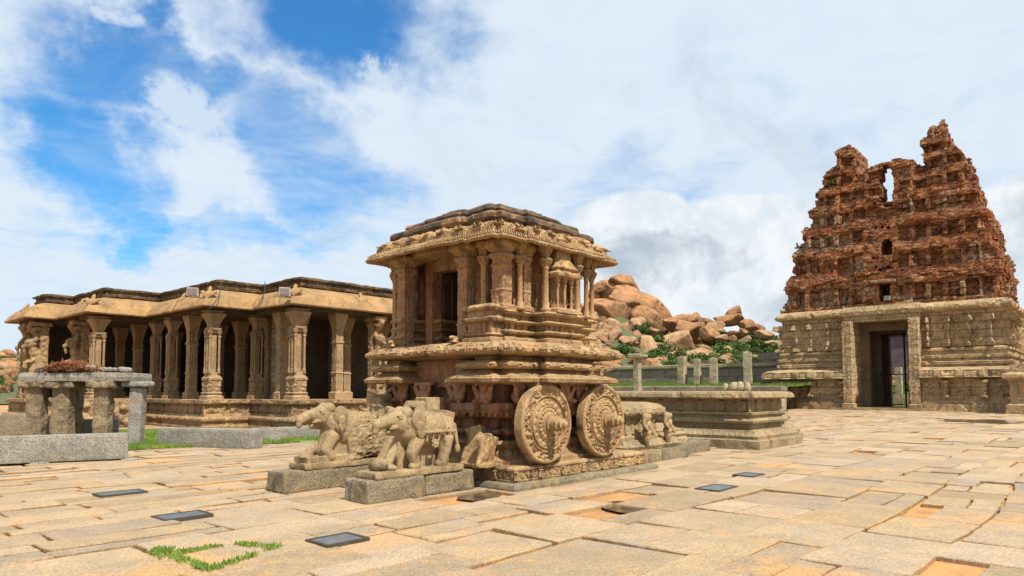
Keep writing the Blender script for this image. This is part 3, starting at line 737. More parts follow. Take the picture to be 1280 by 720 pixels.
def boulder_mesh(seed, sq=(1, 1, 1), sub=4):
    bm = bmesh.new(); bmesh.ops.create_icosphere(bm, subdivisions=sub, radius=1)
    rr = random.Random(seed); cuts = [(Vector((rr.gauss(0, 1), rr.gauss(0, 1), rr.gauss(0, .8))).normalized(), .52+.3*rr.random()) for _ in range(13)]
    for v in bm.verts:
        p = v.co.copy()
        for nrm, d in cuts:
            k = p.dot(nrm)
            if k > d: p -= nrm*(k-d)*1.
        q = p*1.3+Vector((seed*7.3, 0, 0)); p *= 1.1+.07*mnoise.fractal(q, 1, 2, 3)+.04*mnoise.fractal(q*3.3, 1, 2, 4)
        v.co = Vector((p.x*sq[0], p.y*sq[1], p.z*sq[2]))
    me = bpy.data.meshes.new('boulder'); bm.to_mesh(me); bm.free(); me.polygons.foreach_set('use_smooth', [True]*len(me.polygons))
    try: me.shade_flat() if False else None
    except Exception: pass
    return me
BM = [boulder_mesh(i) for i in range(9)]
BM2 = [m_.copy() for m_ in BM]
for m_ in BM: m_.materials.append(M['boulder'])
for m_ in BM2: m_.materials.append(M['boulder2'])
def boulder(px, py, Y, w, h, tilt=0., k=0, lab=None, group=None, pale=False, dep=None):
    """px,py: centre of the rock in the photo's directions, w,h its size in photo pixels at distance Y"""
    p = W(px, py, Y); s = Y/F/2
    o = bpy.data.objects.new('boulder', (BM2 if pale else BM)[k % 9]); COL.objects.link(o); o.location = p
    o.scale = (w*s*1.12, (dep or (w+h)/2)*s*1.12, h*s*1.12)
    e = Matrix.Rotation(R(-tilt), 3, 'Y').to_euler(); o.rotation_euler = (0, R(-tilt)*-1, 0)
    props(o, lab, 'boulder', group); return o
BG = 'large boulders of the rocky hill'
for (px, py, Y, w, h, t, k, lab) in [
    (780, 353, 168, 40, 16, 12, 0, 'long flat boulder balanced on the very top of the rocky hill'),
    (752, 360, 168, 22, 13, -8, 1, 'small rounded boulder left of the balanced summit boulder'),
    (741, 366, 168, 18, 14, 0, 6, 'brown boulder at the left edge of the summit, against the chariot'),
    (773, 372, 170, 62, 34, 18, 2, 'broad orange boulder right under the balanced summit boulder'),
    (802, 394, 163, 82, 46, 42, 3, 'huge smooth slanting boulder forming the right shoulder of the summit'),
    (757, 392, 158, 64, 50, 25, 4, 'large slanting orange boulder below the summit, beside the chariot'),
    (783, 382, 160, 56, 30, 38, 5, 'long tilted boulder in the middle of the summit pile'),
    (810, 404, 157, 46, 28, 40, 1, 'smooth orange boulder low on the right flank of the summit pile'),
    (756, 414, 152, 50, 26, 10, 6, 'orange boulder in the middle of the slope next to the chariot roof columns'),
    (775, 421, 146, 42, 26, -20, 7, 'large boulder above the small rounded one, left part of the slope'),
    (797, 424, 143, 20, 18, -15, 0, 'angular brown boulder beside the dark bushes at mid slope'),
    (778, 435, 134, 34, 16, 8, 8, 'pale rounded boulder low on the slope left of the tall column'),
    (815, 433, 134, 34, 9, 0, 2, 'flat pale boulder lying between bushes above the tall column'),
    (744, 437, 138, 36, 26, 5, 3, 'brown boulder at the foot of the slope beside the chariot'),
    (843, 405, 150, 34, 24, 8, 4, 'rounded orange boulder right of the low saddle'),
    (862, 413, 148, 44, 28, 22, 5, 'broad tilted boulder in the middle of the central heap'),
    (846, 428, 140, 50, 32, 6, 6, 'very large pale orange boulder low in the central heap'),
    (857, 400, 156, 34, 14, 12, 7, 'long brown boulder on the crest of the central heap'),
    (870, 399, 158, 18, 14, -10, 0, 'small steep boulder on the crest of the central heap'),
    (882, 404, 156, 22, 14, 6, 8, 'tan boulder on the crest right of the central heap'),
    (875, 415, 148, 22, 22, -20, 1, 'brown boulder in the gap right of the central heap'),
    (886, 421, 143, 28, 20, 30, 2, 'slanting boulder at the right end of the central heap'),
    (895, 409, 150, 22, 14, 0, 3, 'pale rounded boulder left of the dark knoll'),
    (901, 423, 140, 18, 10, 0, 4, 'small pale boulder among bushes under the dark knoll'),
    (912, 399, 156, 42, 15, -6, 5, 'long dark red boulder forming the knoll between chariot and tower'),
    (918, 392, 157, 22, 20, 5, 6, 'dark red pointed boulder topping the knoll between chariot and tower'),
    (933, 405, 154, 20, 12, 15, 7, 'reddish boulder on the ridge just right of the dark knoll'),
    (944, 410, 150, 24, 12, 10, 8, 'orange boulder on the ridge halfway from the knoll to the tower'),
    (956, 420, 144, 26, 12, 10, 2, 'pale flat boulder on the scrubby slope near the tower'),
    (983, 446, 115, 26, 16, 0, 0, 'pale boulder low beside the left corner of the gate tower')]:
    boulder(px, py, Y, w, h, t, k, lab, BG, pale=('pale' in lab))
# smaller rocks strewn over the slopes
cnt = 0
rr = random.Random(5)
zones = [(600, 742, 58), (742, 990, 150), (1100, 1145, 16), (-6, 14, 12), (425, 492, 22), (1266, 1300, 8)]
for x0, x1, n in zones:
    for i in range(n):
        px = rr.uniform(x0, x1) if x0 != 742 else x0+(x1-x0)*rr.random()**1.5; Y = rr.uniform(95, 170) if x0 not in (425,) else rr.uniform(160, 172)
        x = (px-640)/F*Y; z = hill_z(x, Y); s = rr.uniform(.8, 2.9)*(1.0 if Y > 130 else .7)
        if x0 == 425: s = rr.uniform(2., 4.)
        if x0 == 600: s *= 2.
        o = bpy.data.objects.new('boulder', (BM2 if rr.random() < .45 else BM)[rr.randrange(9)]); COL.objects.link(o)
        o.location = (x, Y, z+s*.15); o.scale = (s*rr.uniform(.8, 1.5), s, s*rr.uniform(.55, .95)); o.rotation_euler = (rr.uniform(-.3, .3), rr.uniform(-.3, .3), rr.uniform(0, 6))
        if x0 == 742: lab, g = 'small orange boulder among the scrub of the rocky hill between chariot and tower', 'small boulders strewn over the rocky hill'
        elif x0 == 600: lab, g = 'boulder on the slope hidden behind the chariot', 'boulders behind the chariot'
        elif x0 == 1100: lab, g = 'small boulder on the green slope seen through the gateway', 'boulders seen through the gateway'
        elif x0 == -6: lab, g = 'small pink boulder on the distant slope left of the pillared hall', 'boulders left of the hall'
        elif x0 == 425: lab, g = 'reddish boulder showing just above the right end of the hall roof', 'boulders showing over the hall roof'
        else: lab, g = 'boulder on the distant slope right of the gate tower', 'boulders right of the tower'
        props(o, lab, 'boulder', g)
# bushes
def bush_mesh(seed, n=2600, leaf=.06):
    r_ = np.random.default_rng(seed); cl = r_.normal(0, 1, (14, 3))*np.array([.5, .5, .26]); cl[:, 2] = np.abs(cl[:, 2])+.15
    c = cl[r_.integers(0, 14, n)]; d = r_.normal(0, 1, (n, 3)); d /= np.linalg.norm(d, axis=1, keepdims=True); p = c+d*(.16+.16*r_.random((n, 1)))*np.array([1, 1, .8])
    a = r_.normal(0, 1, (n, 3)); a /= np.linalg.norm(a, axis=1, keepdims=True); b = np.cross(a, r_.normal(0, 1, (n, 3))); b /= np.linalg.norm(b, axis=1, keepdims=True)
    a *= leaf; b *= leaf*.7; V_ = np.empty((4*n, 3)); V_[0::4] = p-a; V_[1::4] = p+b; V_[2::4] = p+a; V_[3::4] = p-b
    me = bpy.data.meshes.new('bush'); me.from_pydata(V_.tolist(), [], np.arange(4*n).reshape(-1, 4).tolist()); me.materials.append(M['bush']); return me
BU = [bush_mesh(i) for i in range(6)]
def bush(x, y, s, lab, g, i, hs=1.):
    o = bpy.data.objects.new('bush', BU[i % 6]); COL.objects.link(o); o.location = (x, y, hill_z(x, y)-.25*s); o.scale = (s, s, s*.85*hs); o.rotation_euler[2] = rr.uniform(0, 6); props(o, lab, 'bush', g)
for i, (px, Y, s) in enumerate([(812, 138, 4.2), (822, 136, 4), (829, 130, 3.4), (803, 150, 3.5), (797, 158, 3), (821, 122, 3.6), (836, 120, 3.4), (810, 118, 3), (775, 120, 2.4), (792, 118, 2.6)]):
    bush((px-640)/F*Y, Y, s, 'dark green bush in the hollow of the boulder slope above the tall column', 'bushes in the hollow of the boulder slope', i)
for i in range(135):
    px = rr.uniform(868, 992); Y = rr.uniform(100, 170); s = rr.uniform(1.5, 3.5)
    bush((px-640)/F*Y, Y, s, 'rounded green bush on the scrubby slope left of the gate tower', 'bushes on the scrubby slope', i)
for i in range(40):
    px = rr.uniform(560, 742); Y = rr.uniform(100, 170); bush((px-640)/F*Y, Y, rr.uniform(2., 4.), 'green bush on the slope hidden behind the chariot', 'bushes behind the chariot', i)
for i in range(26):
    px = rr.uniform(1095, 1150); Y = rr.uniform(84, 168); s = rr.uniform(1.6, 3.4)
    bush((px-640)/F*Y, Y, s, 'green bush seen through the gateway', 'bushes seen through the gateway', i)
for i in range(10):
    px = rr.uniform(-8, 10); Y = rr.uniform(90, 168); bush((px-640)/F*Y, Y, rr.uniform(1.6, 2.8), 'green bush on the distant slope left of the pillared hall', 'bushes left of the hall', i)
for i in range(8):
    px = rr.uniform(1270, 1290); Y = rr.uniform(90, 168); bush((px-640)/F*Y, Y, rr.uniform(1.6, 2.8), 'green bush on the distant slope right of the gate tower', 'bushes right of the tower', i)
# ================================================================== GATE TOWER
UG, VG = 53.3, -.8; GW = 15.9; GD = 10.
gate = empty('gate_tower', UV(UG, VG), RZ, 'ruined red brick gate tower on a carved stone base with a tall doorway', 'gate tower')
DA0, DA1 = 5.9, 10.1
prof = [(1.35, -.1), (1.35, .62), (1.2, .7), (1.2, .82), (1.0, .9), (1.0, 1.05), (.92, 1.1), (.92, 2.35), (1.05, 2.45), (1.6, 2.6), (1.62, 2.75), (1.55, 3.1), (1.2, 3.3), (.5, 3.42),
        (.5, 3.55), (.62, 3.6), (.62, 3.8), (.4, 3.88), (.4, 4.05), (.55, 4.1), (.55, 4.3), (.3, 4.4), (.3, 4.6), (.42, 4.66), (.42, 4.82), (.12, 4.95), (.1, 5.0), (.1, 7.3), (.2, 7.4), (.22, 7.62),
        (.35, 7.7), (.62, 7.8), (.68, 8.0), (.5, 8.3), (.35, 8.45), (.0, 8.5)]
bands = [(1.1, 2.35, 'figures', .22, .8), (1.1, 2.35, 'pilaster', .3, 1.9), (2.62, 3.1, 'dentil', -.1, 1.1), (5.0, 7.3, 'pilaster', .32, 1.25), (5.3, 6.9, 'kudu', .2, 3.1), (6.7, 7.3, 'figures', .26, .62), (5.0, 5.5, 'figures', .15, 1.25), (7.78, 8.3, 'kudu', .08, 1.6)]
for (a0, a1) in ((DA1+.62, GW), (0, DA0-.62)):
    if a0 > 5: path = [(.0, a0), (0, a1), (GD, a1), (GD, a0)]
    else: path = [(GD, a1), (GD, a0), (0, a0), (0, a1)]
    MB().moulding(path, prof, ds=.1, dz=.1, rough=.035, rf=1.1, closed=False, cap=False, bands=bands, chips=.12, seed=a0).build('base_wall', M['gate'], gate)
    MB().box((GD/2, (a0+a1)/2, 4.2), (GD+.02, a1-a0-.02, 8.4)).build('core_masonry', M['gate'], gate)
# door jambs, lintel, inner frames
for a in (DA0-.31, DA1+.31):
    MB().moulding([(-1.5, a-.31), (GD+.5, a-.31), (GD+.5, a+.31), (-1.5, a+.31)], [(.12, -.1), (.12, .5), (0, .55), (0, 7.3)], ds=.12, dz=.12, rough=.03, rf=1.5, cap=True, bands=[(.7, 7.2, 'figures', .06, .31)]).build('door_jamb', M['gate'], gate)
MB().moulding([(-.6, DA0-.7), (GD, DA0-.7), (GD, DA1+.7), (-.6, DA1+.7)], [(0, 7.25), (0, 7.7), (.16, 7.76), (.2, 8.05), (.1, 8.3), (0, 8.52)], ds=.15, dz=.12, rough=.03, rf=1.3, bands=[(7.76, 8.3, 'kudu', .06, 1.6)]).build('lintel', M['gate'], gate)
MB().box((1.2, 8, .06), (5.6, 7.5, .3)).build('threshold', M['gate'], gate)
for b_ in (1.6, 4.8, 8.2):
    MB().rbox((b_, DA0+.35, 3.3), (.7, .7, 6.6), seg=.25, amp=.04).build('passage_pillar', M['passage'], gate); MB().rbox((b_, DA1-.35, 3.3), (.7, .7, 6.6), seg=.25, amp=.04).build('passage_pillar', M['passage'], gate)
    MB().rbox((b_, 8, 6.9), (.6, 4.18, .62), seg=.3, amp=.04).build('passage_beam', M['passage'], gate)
# brick ruin, as thousands of weathered bricks
def tower():
    ca, cb, cz = .145, .16, .115; b_mid = 4.
    def az_(px, py, b=3.): v, z = on_u(px, py, UG+b); return v-VG, z
    left = [az_(*q) for q in ((985, 385), (996, 345), (1000, 315), (1012, 289), (1021, 264), (1023, 237), (1031, 222), (1041, 214), (1047, 190), (1053, 182))]
    right = [az_(*q, b=6.) for q in ((1271, 372), (1270, 344), (1267, 322), (1256, 313), (1254, 280), (1240, 264), (1234, 234), (1224, 219), (1222, 203), (1205, 194), (1199, 185), (1188, 160), (1186, 141))]
    top = [az_(*q) for q in ((1030, 226), (1040, 216), (1046, 190), (1053, 182), (1062, 180), (1070, 186), (1074, 206), (1075, 222), (1084, 218), (1094, 212), (1103, 206), (1108, 205), (1110, 203), (1116, 201), (1128, 200.5), (1145, 202), (1147, 208), (1157, 208), (1154, 188), (1152, 176), (1158, 160), (1168, 152), (1175, 142), (1185, 140), (1187, 158), (1196, 177), (1204, 193), (1222, 201), (1226, 220))]
    gap = [az_(*q) for q in ((1109, 207), (1103, 216), (1101, 232), (1108, 241), (1107, 249), (1097, 262), (1121, 256), (1122, 243), (1119, 222), (1112, 206))]
    A = np.arange(-.6, GW+.6, ca); B = np.arange(-.4, GD+.3, cb); Z = np.arange(8.5, 25.5, cz)
    AA, BB, ZZ = np.meshgrid(A, B, Z, indexing='ij')
    lz = np.array([q[1] for q in left]); la = np.array([q[0] for q in left]); o_ = np.argsort(lz); la = la[o_]; lz = lz[o_]
    rz_ = np.array([q[1] for q in right]); ra = np.array([q[0] for q in right]); o_ = np.argsort(rz_); ra = ra[o_]; rz_ = rz_[o_]
    aL = np.interp(ZZ, lz, la); aR = np.interp(ZZ, rz_, ra)
    aR = np.where(BB < 6, aR+.05*(6-BB)*.3, aR)
    tiers = np.array([8.5, 11.3, 13.7, 15.9, 17.9, 19.6, 21.2, 22.8, 26]); ZW = np.maximum(ZZ+.55*vn(AA*.33+3, BB*.33, ZZ*.22)*np.clip((ZZ-9)/3, 0, 1), 8.5); ti = np.clip(np.searchsorted(tiers, ZW, side='right')-1, 0, 7); tf = (ZW-tiers[ti])/(tiers[ti+1]-tiers[ti])
    n3b = vn(AA*.2, BB*0, ZZ*.4)
    inset = .1+ti*.38+tf*.1; bay = .42*np.maximum(np.maximum(sst(1.5-np.abs(AA-3.0), -.1, .1), sst(1.5-np.abs(AA-13.0), -.1, .1)), sst(2.1-np.abs(AA-8.), -.1, .1)); inset = inset+.3-bay*(.6+.4*np.sign(n3b))
    n1 = fbm(AA*.55, BB*.55, ZZ*.6, 3); n2 = fbm(AA*1.5+9, BB*1.5, ZZ*1.6, 3)*1.25; n3 = fbm(AA*.8+40, BB*.8, ZZ*.9, 2); course = (vn(AA*.25, BB*.25, np.floor(ZZ/.23)*3.7))*.10
    def relief(s):
        pil = ((s/1.15) % 1.0 < .24)*.26; cellid = np.floor(s/1.15+.38).astype(np.int64)
        fig = ((np.abs(((s/1.15+.38) % 1.0)-.5) < .22) & (_h(cellid, ti.astype(np.int64), cellid*0) > .35) & (tf > .14) & (tf < .52))*.2
        wallz = ((tf > .10) & (tf < .60)); cor = (tf >= .60)*(.06+.22*np.sin(np.clip((tf-.60)/.4, 0, 1)*math.pi))*sst(n3, -.5, .1)+(tf <= .10)*.15
        return np.where(wallz, (pil+fig)*1.5-.40, cor)
    wear = sst(n1, -.2, .5)*.7
    gab = np.abs(AA-8.0) < 1.15
    ruin = np.clip((ZZ-15)/8, 0, 1)
    d_front = BB-inset + np.where(gab & (ZZ < 17), 0.05, relief(AA)) + n2*.16 + course - wear*.5*(1+ruin)
    d_back = (GD-BB)-inset + relief(AA)+n2*.2 + course
    mar = relief(BB)*.8
    d_left = (aL-AA) - .3 + mar+n2*.22+course-.08
    d_right = (AA-aR) - .3 + mar+n2*.22+course-.08
    topz = np.interp(AA, *zip(*sorted((q[0], q[1]) for q in top)))
    # the polyline in the photo folds back at the horn: build per-column tops from the drawn outline instead
    poly = [(p[0], p[1]) for p in top]; poly = [(poly[0][0]+.5, 8)]+poly+[(poly[-1][0]-.5, 8)]
    def inside(px_, pz_, pg):
        r_ = np.zeros(px_.shape, bool); n = len(pg)
        for i in range(n):
            x1, y1 = pg[i]; x2, y2 = pg[(i+1) % n]
            if y1 == y2: continue
            c = ((y1 > pz_) != (y2 > pz_)) & (px_ < (x2-x1)*(pz_-y1)/(y2-y1)+x1); r_ ^= c
        return r_
    a2, z2 = np.meshgrid(A, Z, indexing='ij'); jx = .12*fbm(a2*2, z2*2, a2*0, 2); jz = .12*fbm(a2*2+5, z2*2, a2*0, 2)
    ins = inside(a2+jx, z2+jz, poly); gp = inside(a2+jx*1.2, z2+jz*1.2, gap); low = (z2 < 20.2) & (a2 > np.interp(z2, rz_, ra)) & (a2 < np.interp(z2, lz, la))
    keep = (ins | (z2 < az_(1030, 232)[1])) & ~gp
    # window openings in the central brick bay
    ac, zc = az_(1107, 309, .5); aq, zq = az_(1105, 366, .2)
    arch = (np.abs(a2-ac) < .38) & (z2 > zc-.75) & (z2 < zc+.45+np.sqrt(np.clip(.38**2-(a2-ac)**2, 0, 1)))
    sq = (np.abs(a2-aq) < .48) & (z2 > zq-.7) & (z2 < zq+.8)
    holes = (arch | sq)
    for hx, hy in ((1093, 284), (1101, 283), (1108, 283), (1094, 334), (1104, 336), (1110, 334), (1100, 337)): q = az_(hx, hy, .4); holes |= (np.abs(a2-q[0]) < .12) & (np.abs(z2-q[1]) < .12)
    sol = (d_front > 0) & (d_back > 0) & (d_left > 0) & (d_right > 0) & keep[:, None, :]
    sol &= ~(holes[:, None, :] & (BB < 3.0))
    hornmask = (ZZ > 20.0); sol &= ~(hornmask & ((BB > 7.5) | (BB < 1.0)))
    sol &= ~((ZZ > 16.2) & (BB > 6.4+n1)); sol &= ~((ZZ > 16.6) & (np.abs(AA-az_(1110, 230)[0]) < 1.9) & (BB > 3.9))
    # drop bricks that nothing holds up
    seed_ = np.zeros_like(sol); seed_[:, :, :3] = sol[:, :, :3]
    while True:
        g_ = seed_.copy(); g_[1:] |= seed_[:-1]; g_[:-1] |= seed_[1:]; g_[:, 1:] |= seed_[:, :-1]; g_[:, :-1] |= seed_[:, 1:]; g_[:, :, 1:] |= seed_[:, :, :-1]; g_[:, :, :-1] |= seed_[:, :, 1:]
        g_ &= sol
        if g_.sum() == seed_.sum(): break
        seed_ = g_
    sol = np.pad(seed_, 1)
    nx, ny, nz = sol.shape
    fl = []
    offs = {(1, 0, 0): [(1, 0, 0), (1, 1, 0), (1, 1, 1), (1, 0, 1)], (-1, 0, 0): [(0, 0, 0), (0, 0, 1), (0, 1, 1), (0, 1, 0)], (0, 1, 0): [(0, 1, 0), (0, 1, 1), (1, 1, 1), (1, 1, 0)],
            (0, -1, 0): [(0, 0, 0), (1, 0, 0), (1, 0, 1), (0, 0, 1)], (0, 0, 1): [(0, 0, 1), (1, 0, 1), (1, 1, 1), (0, 1, 1)], (0, 0, -1): [(0, 0, 0), (0, 1, 0), (1, 1, 0), (1, 0, 0)]}
    for d, cs in offs.items():
        nb = np.roll(sol, (-d[0], -d[1], -d[2]), (0, 1, 2)); idx = np.argwhere(sol & ~nb)
        fl.append(np.stack([(idx[:, 0]+c[0])*1000000+(idx[:, 1]+c[1])*1000+(idx[:, 2]+c[2]) for c in cs], 1))
    Fc = np.concatenate(fl); ids, inv = np.unique(Fc.ravel(), return_inverse=True); Fc = inv.reshape(Fc.shape)
    i, j, k = ids//1000000, (ids//1000) % 1000, ids % 1000
    a = A[0]+(i-1)*ca; b = B[0]+(j-1)*cb; z = Z[0]+(k-1)*cz
    jt = lambda s: (rng.random(len(a))-.5)*s
    a2_, b2_, zz_ = a, b, z
    P = np.stack([b+jt(.07)+.05*vn(a*3, b*3, z*3), a+jt(.07)+.05*vn(a*3+7, b*3, z*3), z+jt(.035)], 1)
    # (x axis of the gate = depth b, y axis = a): that swaps handedness, so flip the faces
    Fc = Fc[:, ::-1]
    t2 = np.clip(np.searchsorted(tiers, z, side='right')-1, 0, 7); f2 = (z-tiers[t2])/(tiers[t2+1]-tiers[t2])
    st = sst(fbm(a*.8+3, b*.8, z*.9, 3), -.02, .22)*((f2 > .08) & (f2 < .62))*.85
    st = np.where((np.abs(a-8) < 1.1) & (z > 10), 0, st)*np.where(z > 18, .4, 1)
    o = mesh_np('brick_superstructure', P, Fc, M['brick'], gate); print('tower faces', len(Fc))
    at = o.data.color_attributes.new('col', 'FLOAT_COLOR', 'POINT'); c4 = np.stack([st, st, st, np.ones_like(st)], 1).astype(np.float32); at.data.foreach_set('color', c4.ravel())
    # stone slab over the square window and a lamp housing inside it
    MB().rbox((-.05+.1, aq, zq+.95), (.7, 1.7, .2), seg=.15, amp=.03).build('window_lintel', M['gate'], gate)
    return aq, zq
aq, zq = tower()
def flood(loc, rz, lab, s=1., tilt=.3):
    t = empty('flood_light', loc, rz, lab, 'flood light'); MB().box((0, 0, .16*s), (.22*s, .42*s, .32*s), taper=.92).build('housing', M['lampbody'], t)
    MB().box((-.125*s, 0, .16*s), (.02*s, .34*s, .24*s)).build('lens', M['lampface'], t); MB().tube([(0, -.23*s, .16*s), (0, -.25*s, -.04*s), (0, .25*s, -.04*s), (0, .23*s, .16*s)], .015*s, 6).build('bracket', M['iron'], t)
flood(gate.matrix_world @ Vector((0, 0, 0)) if False else UV(UG+.35, VG+aq-.18, zq-.62), RZ, 'pale flood light box in the square window of the gate tower', 1.1)
# bright weeds on the broken tower
def leaf_clump(name, loc, r, n, leaf, mat, lab, cat, stems=5):
    t = empty(name, loc, 0, lab, cat); r_ = np.random.default_rng(int(abs(loc[0]*100))); d = r_.normal(0, 1, (n, 3)); d /= np.linalg.norm(d, axis=1, keepdims=True)
    p = d*(r_.random((n, 1))**.5)*np.array(r); p[:, 2] = np.abs(p[:, 2]); a = r_.normal(0, 1, (n, 3)); a /= np.linalg.norm(a, axis=1, keepdims=True); b = np.cross(a, d); a *= leaf; b *= leaf*.6
    V_ = np.empty((4*n, 3)); V_[0::4] = p-a; V_[1::4] = p+b; V_[2::4] = p+a; V_[3::4] = p-b; mesh_np('foliage', V_, np.arange(4*n).reshape(-1, 4), mat, t)
    b = MB(); 
    for i in range(stems): q = p[i*7 % n]; b.tube([(0, 0, -.1), tuple(q*.5), tuple(q)], [.02*r[2], .012*r[2], .006*r[2]], 5)
    b.build('stem', M['wood'], t)
v_, z_ = on_u(1043, 226, UG+2.9); leaf_clump('weed_tuft', UV(UG+2.8, v_, z_-.35), (.75, .75, .6), 260, .09, M['plant'], 'bright green tuft growing high on the left shoulder of the brick tower', 'plant')
# metal gate leaf
ig = empty('iron_gate', UV(UG+3.2, VG+DA0+.75, .2), RZ, 'thin black iron gate frame standing half open in the tower doorway', 'gate')
v1, _ = on_u(1131, 450, UG+3.2); x1 = v1-VG-DA0-.75
b = MB(); b.tube([(0, 2.4, 0), (0, 2.4, 2.9)], .04, 6); b.tube([(0, 0, 2.75), (0, 2.4, 2.75)], .04, 6); b.tube([(0, 0, .08), (0, 2.4, .08)], .04, 6); b.build('frame_rail', M['iron'], ig)
MB().tube([(0, x1, 0), (0, x1, 6.3)], .07, 8).build('tall_post', M['iron'], ig)
b = MB()
for k in range(1, 5): b.tube([(0, x1+.02+k*.0+(.0), 0), (0, x1+.02, .1)], .01, 4)
for k in range(9): b.tube([(0, .15+k*.26, .1), (0, .15+k*.26, .75)], .012, 5)
b.build('gate_bar', M['iron'], ig)
# things beyond the gateway
for i, (px, uu, h, w, lab) in enumerate([(1124, 84, 4.4, .8, 'pale stone pillar beyond the gateway, left of the iron post'), (1140, 88, 4.6, .8, 'pale stone pillar beyond the gateway, right of the iron post')]):
    v, z = on_u(px, 490, uu); o = post_mesh(20+i, h, w).build('stone_pillar', M['post'], loc=UV(uu, v, 0), rz=RZ); props(o, lab, 'pillar', 'pillars beyond the gateway')
v, z = on_u(1129, 490, 110); r = empty('distant_building', UV(110, v-5, 0), RZ, 'dark mauve flat-roofed building seen through the gateway', 'building')
MB().moulding(rect(0, 6, 0, 14), [(.1, 0), (0, .3), (0, 10)], ds=2, dz=1, rough=.05).build('wall', M['paint_wall'], r); MB().box((3, 7, 10.2), (6.6, 14.6, .35)).build('roof', M['wall'], r)
MB().box((-.1, 9, 3), (.3, 1.2, 2.2)).build('door', M['iron'], r)
props(MB().rbox((0, 0, .6), (.8, 26, 1.2), seg=.5, amp=.06).build('low_wall', M['post'], loc=UV(78, 8, 0), rz=RZ), 'low pale stone wall crossing the view beyond the gateway', 'wall')
# broken wall and projecting plinth right of the tower
r = empty('side_wall', UV(UG+3, VG-9, 0), RZ, 'rough block wall running off to the right of the gate tower', 'wall')
MB().moulding(rect(0, 1, 0, 7.2), [(.1, 0), (0, .5), (0, 6.0), (.05, 6.2)], ds=.3, dz=.25, rough=.12, rf=1.).build('masonry', M['wall'], r)
r = empty('side_plinth', UV(UG-4.3, VG-7.0, 0), RZ, 'carved stone plinth at the right edge, in front of the gate tower', 'plinth')
MB().moulding(rect(0, 5, 0, 6.3), [(.3, -.1), (.3, .6), (.1, .7), (0, 1.0), (0, 2.2), (.2, 2.3), (.4, 2.45), (.4, 2.7), (.1, 2.8), (0, 2.85), (0, 3.4)], ds=.15, dz=.1, rough=.04, rf=1.4, bands=[(1, 2.2, 'pilaster', .12, 1.2)], chips=.1).build('mouldings', M['gate_frieze'], r)

# ================================================================== SQUARE PLATFORM RIGHT OF THE CARRIAGE
nv_ = touv((6.55, 18.1)); 
pl = empty('stone_platform', UV(nv_[0], nv_[1]), RZ, 'low moulded stone platform with a stepped plinth between chariot and gate tower', 'platform')
plan = [(.55, 0), (3.6, 0), (3.6, .3), (4.9, .3), (4.9, 7), (.0, 7), (0, .9), (.55, .9)] if False else [(0, 0), (3.2, 0), (3.2, .45), (4.6, .45), (4.6, 7.5), (0, 7.5)]
MB().moulding(plan, [(.0, -.05), (.0, .24), (-.04, .27), (-.1, .28)], ds=.12, dz=.06, rough=.02, rf=3, chips=.03).build('footing', M['platform'], pl)
MB().moulding(plan, [(-.08, .284), (-.08, .36), (-.2, .44), (-.24, .50), (-.42, .52)], ds=.06, dz=.04, rough=.015, rf=3, chips=.03, bands=[(.33, .47, 'petals', .03, .16)]).build('lotus_moulding', M['platform'], pl)
MB().moulding(plan, [(-.44, .5), (-.44, .66), (-.3, .70), (-.28, .76), (-.36, .82), (-.42, .84), (-.42, .9), (-.34, .93), (-.33, .99), (-.52, 1.01)], ds=.06, dz=.035, rough=.014, rf=3, chips=.05, bands=[]).build('torus_moulding', M['platform'], pl)
MB().moulding(plan, [(-.5, 1.0), (-.5, 1.33), (-.46, 1.35)], ds=.05, dz=.035, rough=.014, rf=3, chips=.04, bands=[(1.02, 1.32, 'pilaster', .04, .75), (1.06, 1.28, 'scroll', .02, .2)]).build('frieze', M['platform'], pl)
MB().moulding(plan, [(-.46, 1.352), (-.22, 1.37), (-.18, 1.40), (-.2, 1.50), (-.26, 1.56), (-.4, 1.575)], ds=.06, dz=.035, rough=.02, rf=3, chips=.07, bands=[(1.38, 1.46, 'petals', .02, .14)]).build('cornice', M['platform'], pl)
def stones(px, py, uu, specs, z):
    for dv, r_, h, lab in specs:
        v, _ = on_u(px, py, uu); me = organic([('e', (0, 0, h*.45), (r_, r_, h*.5)), ('e', (0, 0, h*.8), (r_*.7, r_*.7, h*.25))], .05, 2, (.03, 4), seed=dv)
        o = mesh_obj('worn_stone', me, M['post'], loc=UV(uu, v+dv, z)); props(o, lab, 'stone', 'worn round stones behind the platform')
stones(918, 485, 22, [(.42, .17, .42, 'small upright worn stone, leftmost of the cluster behind the platform'), (.0, .3, .46, 'broad round stone in the middle of the cluster behind the platform'), (-.28, .22, .48, 'tilted oval stone right of the broad round one behind the platform'), (-.62, .17, .44, 'small worn stone, rightmost of the cluster behind the platform')], 1.5)
o = MB().rbox((0, 0, .75), (2.2, 3.2, 1.5), seg=.15, amp=.03).build('stone_pedestal', M['post'], loc=UV(23, on_u(918, 485, 22)[0], 0), rz=RZ); props(o, 'plain stone pedestal carrying the worn round stones', 'pedestal')

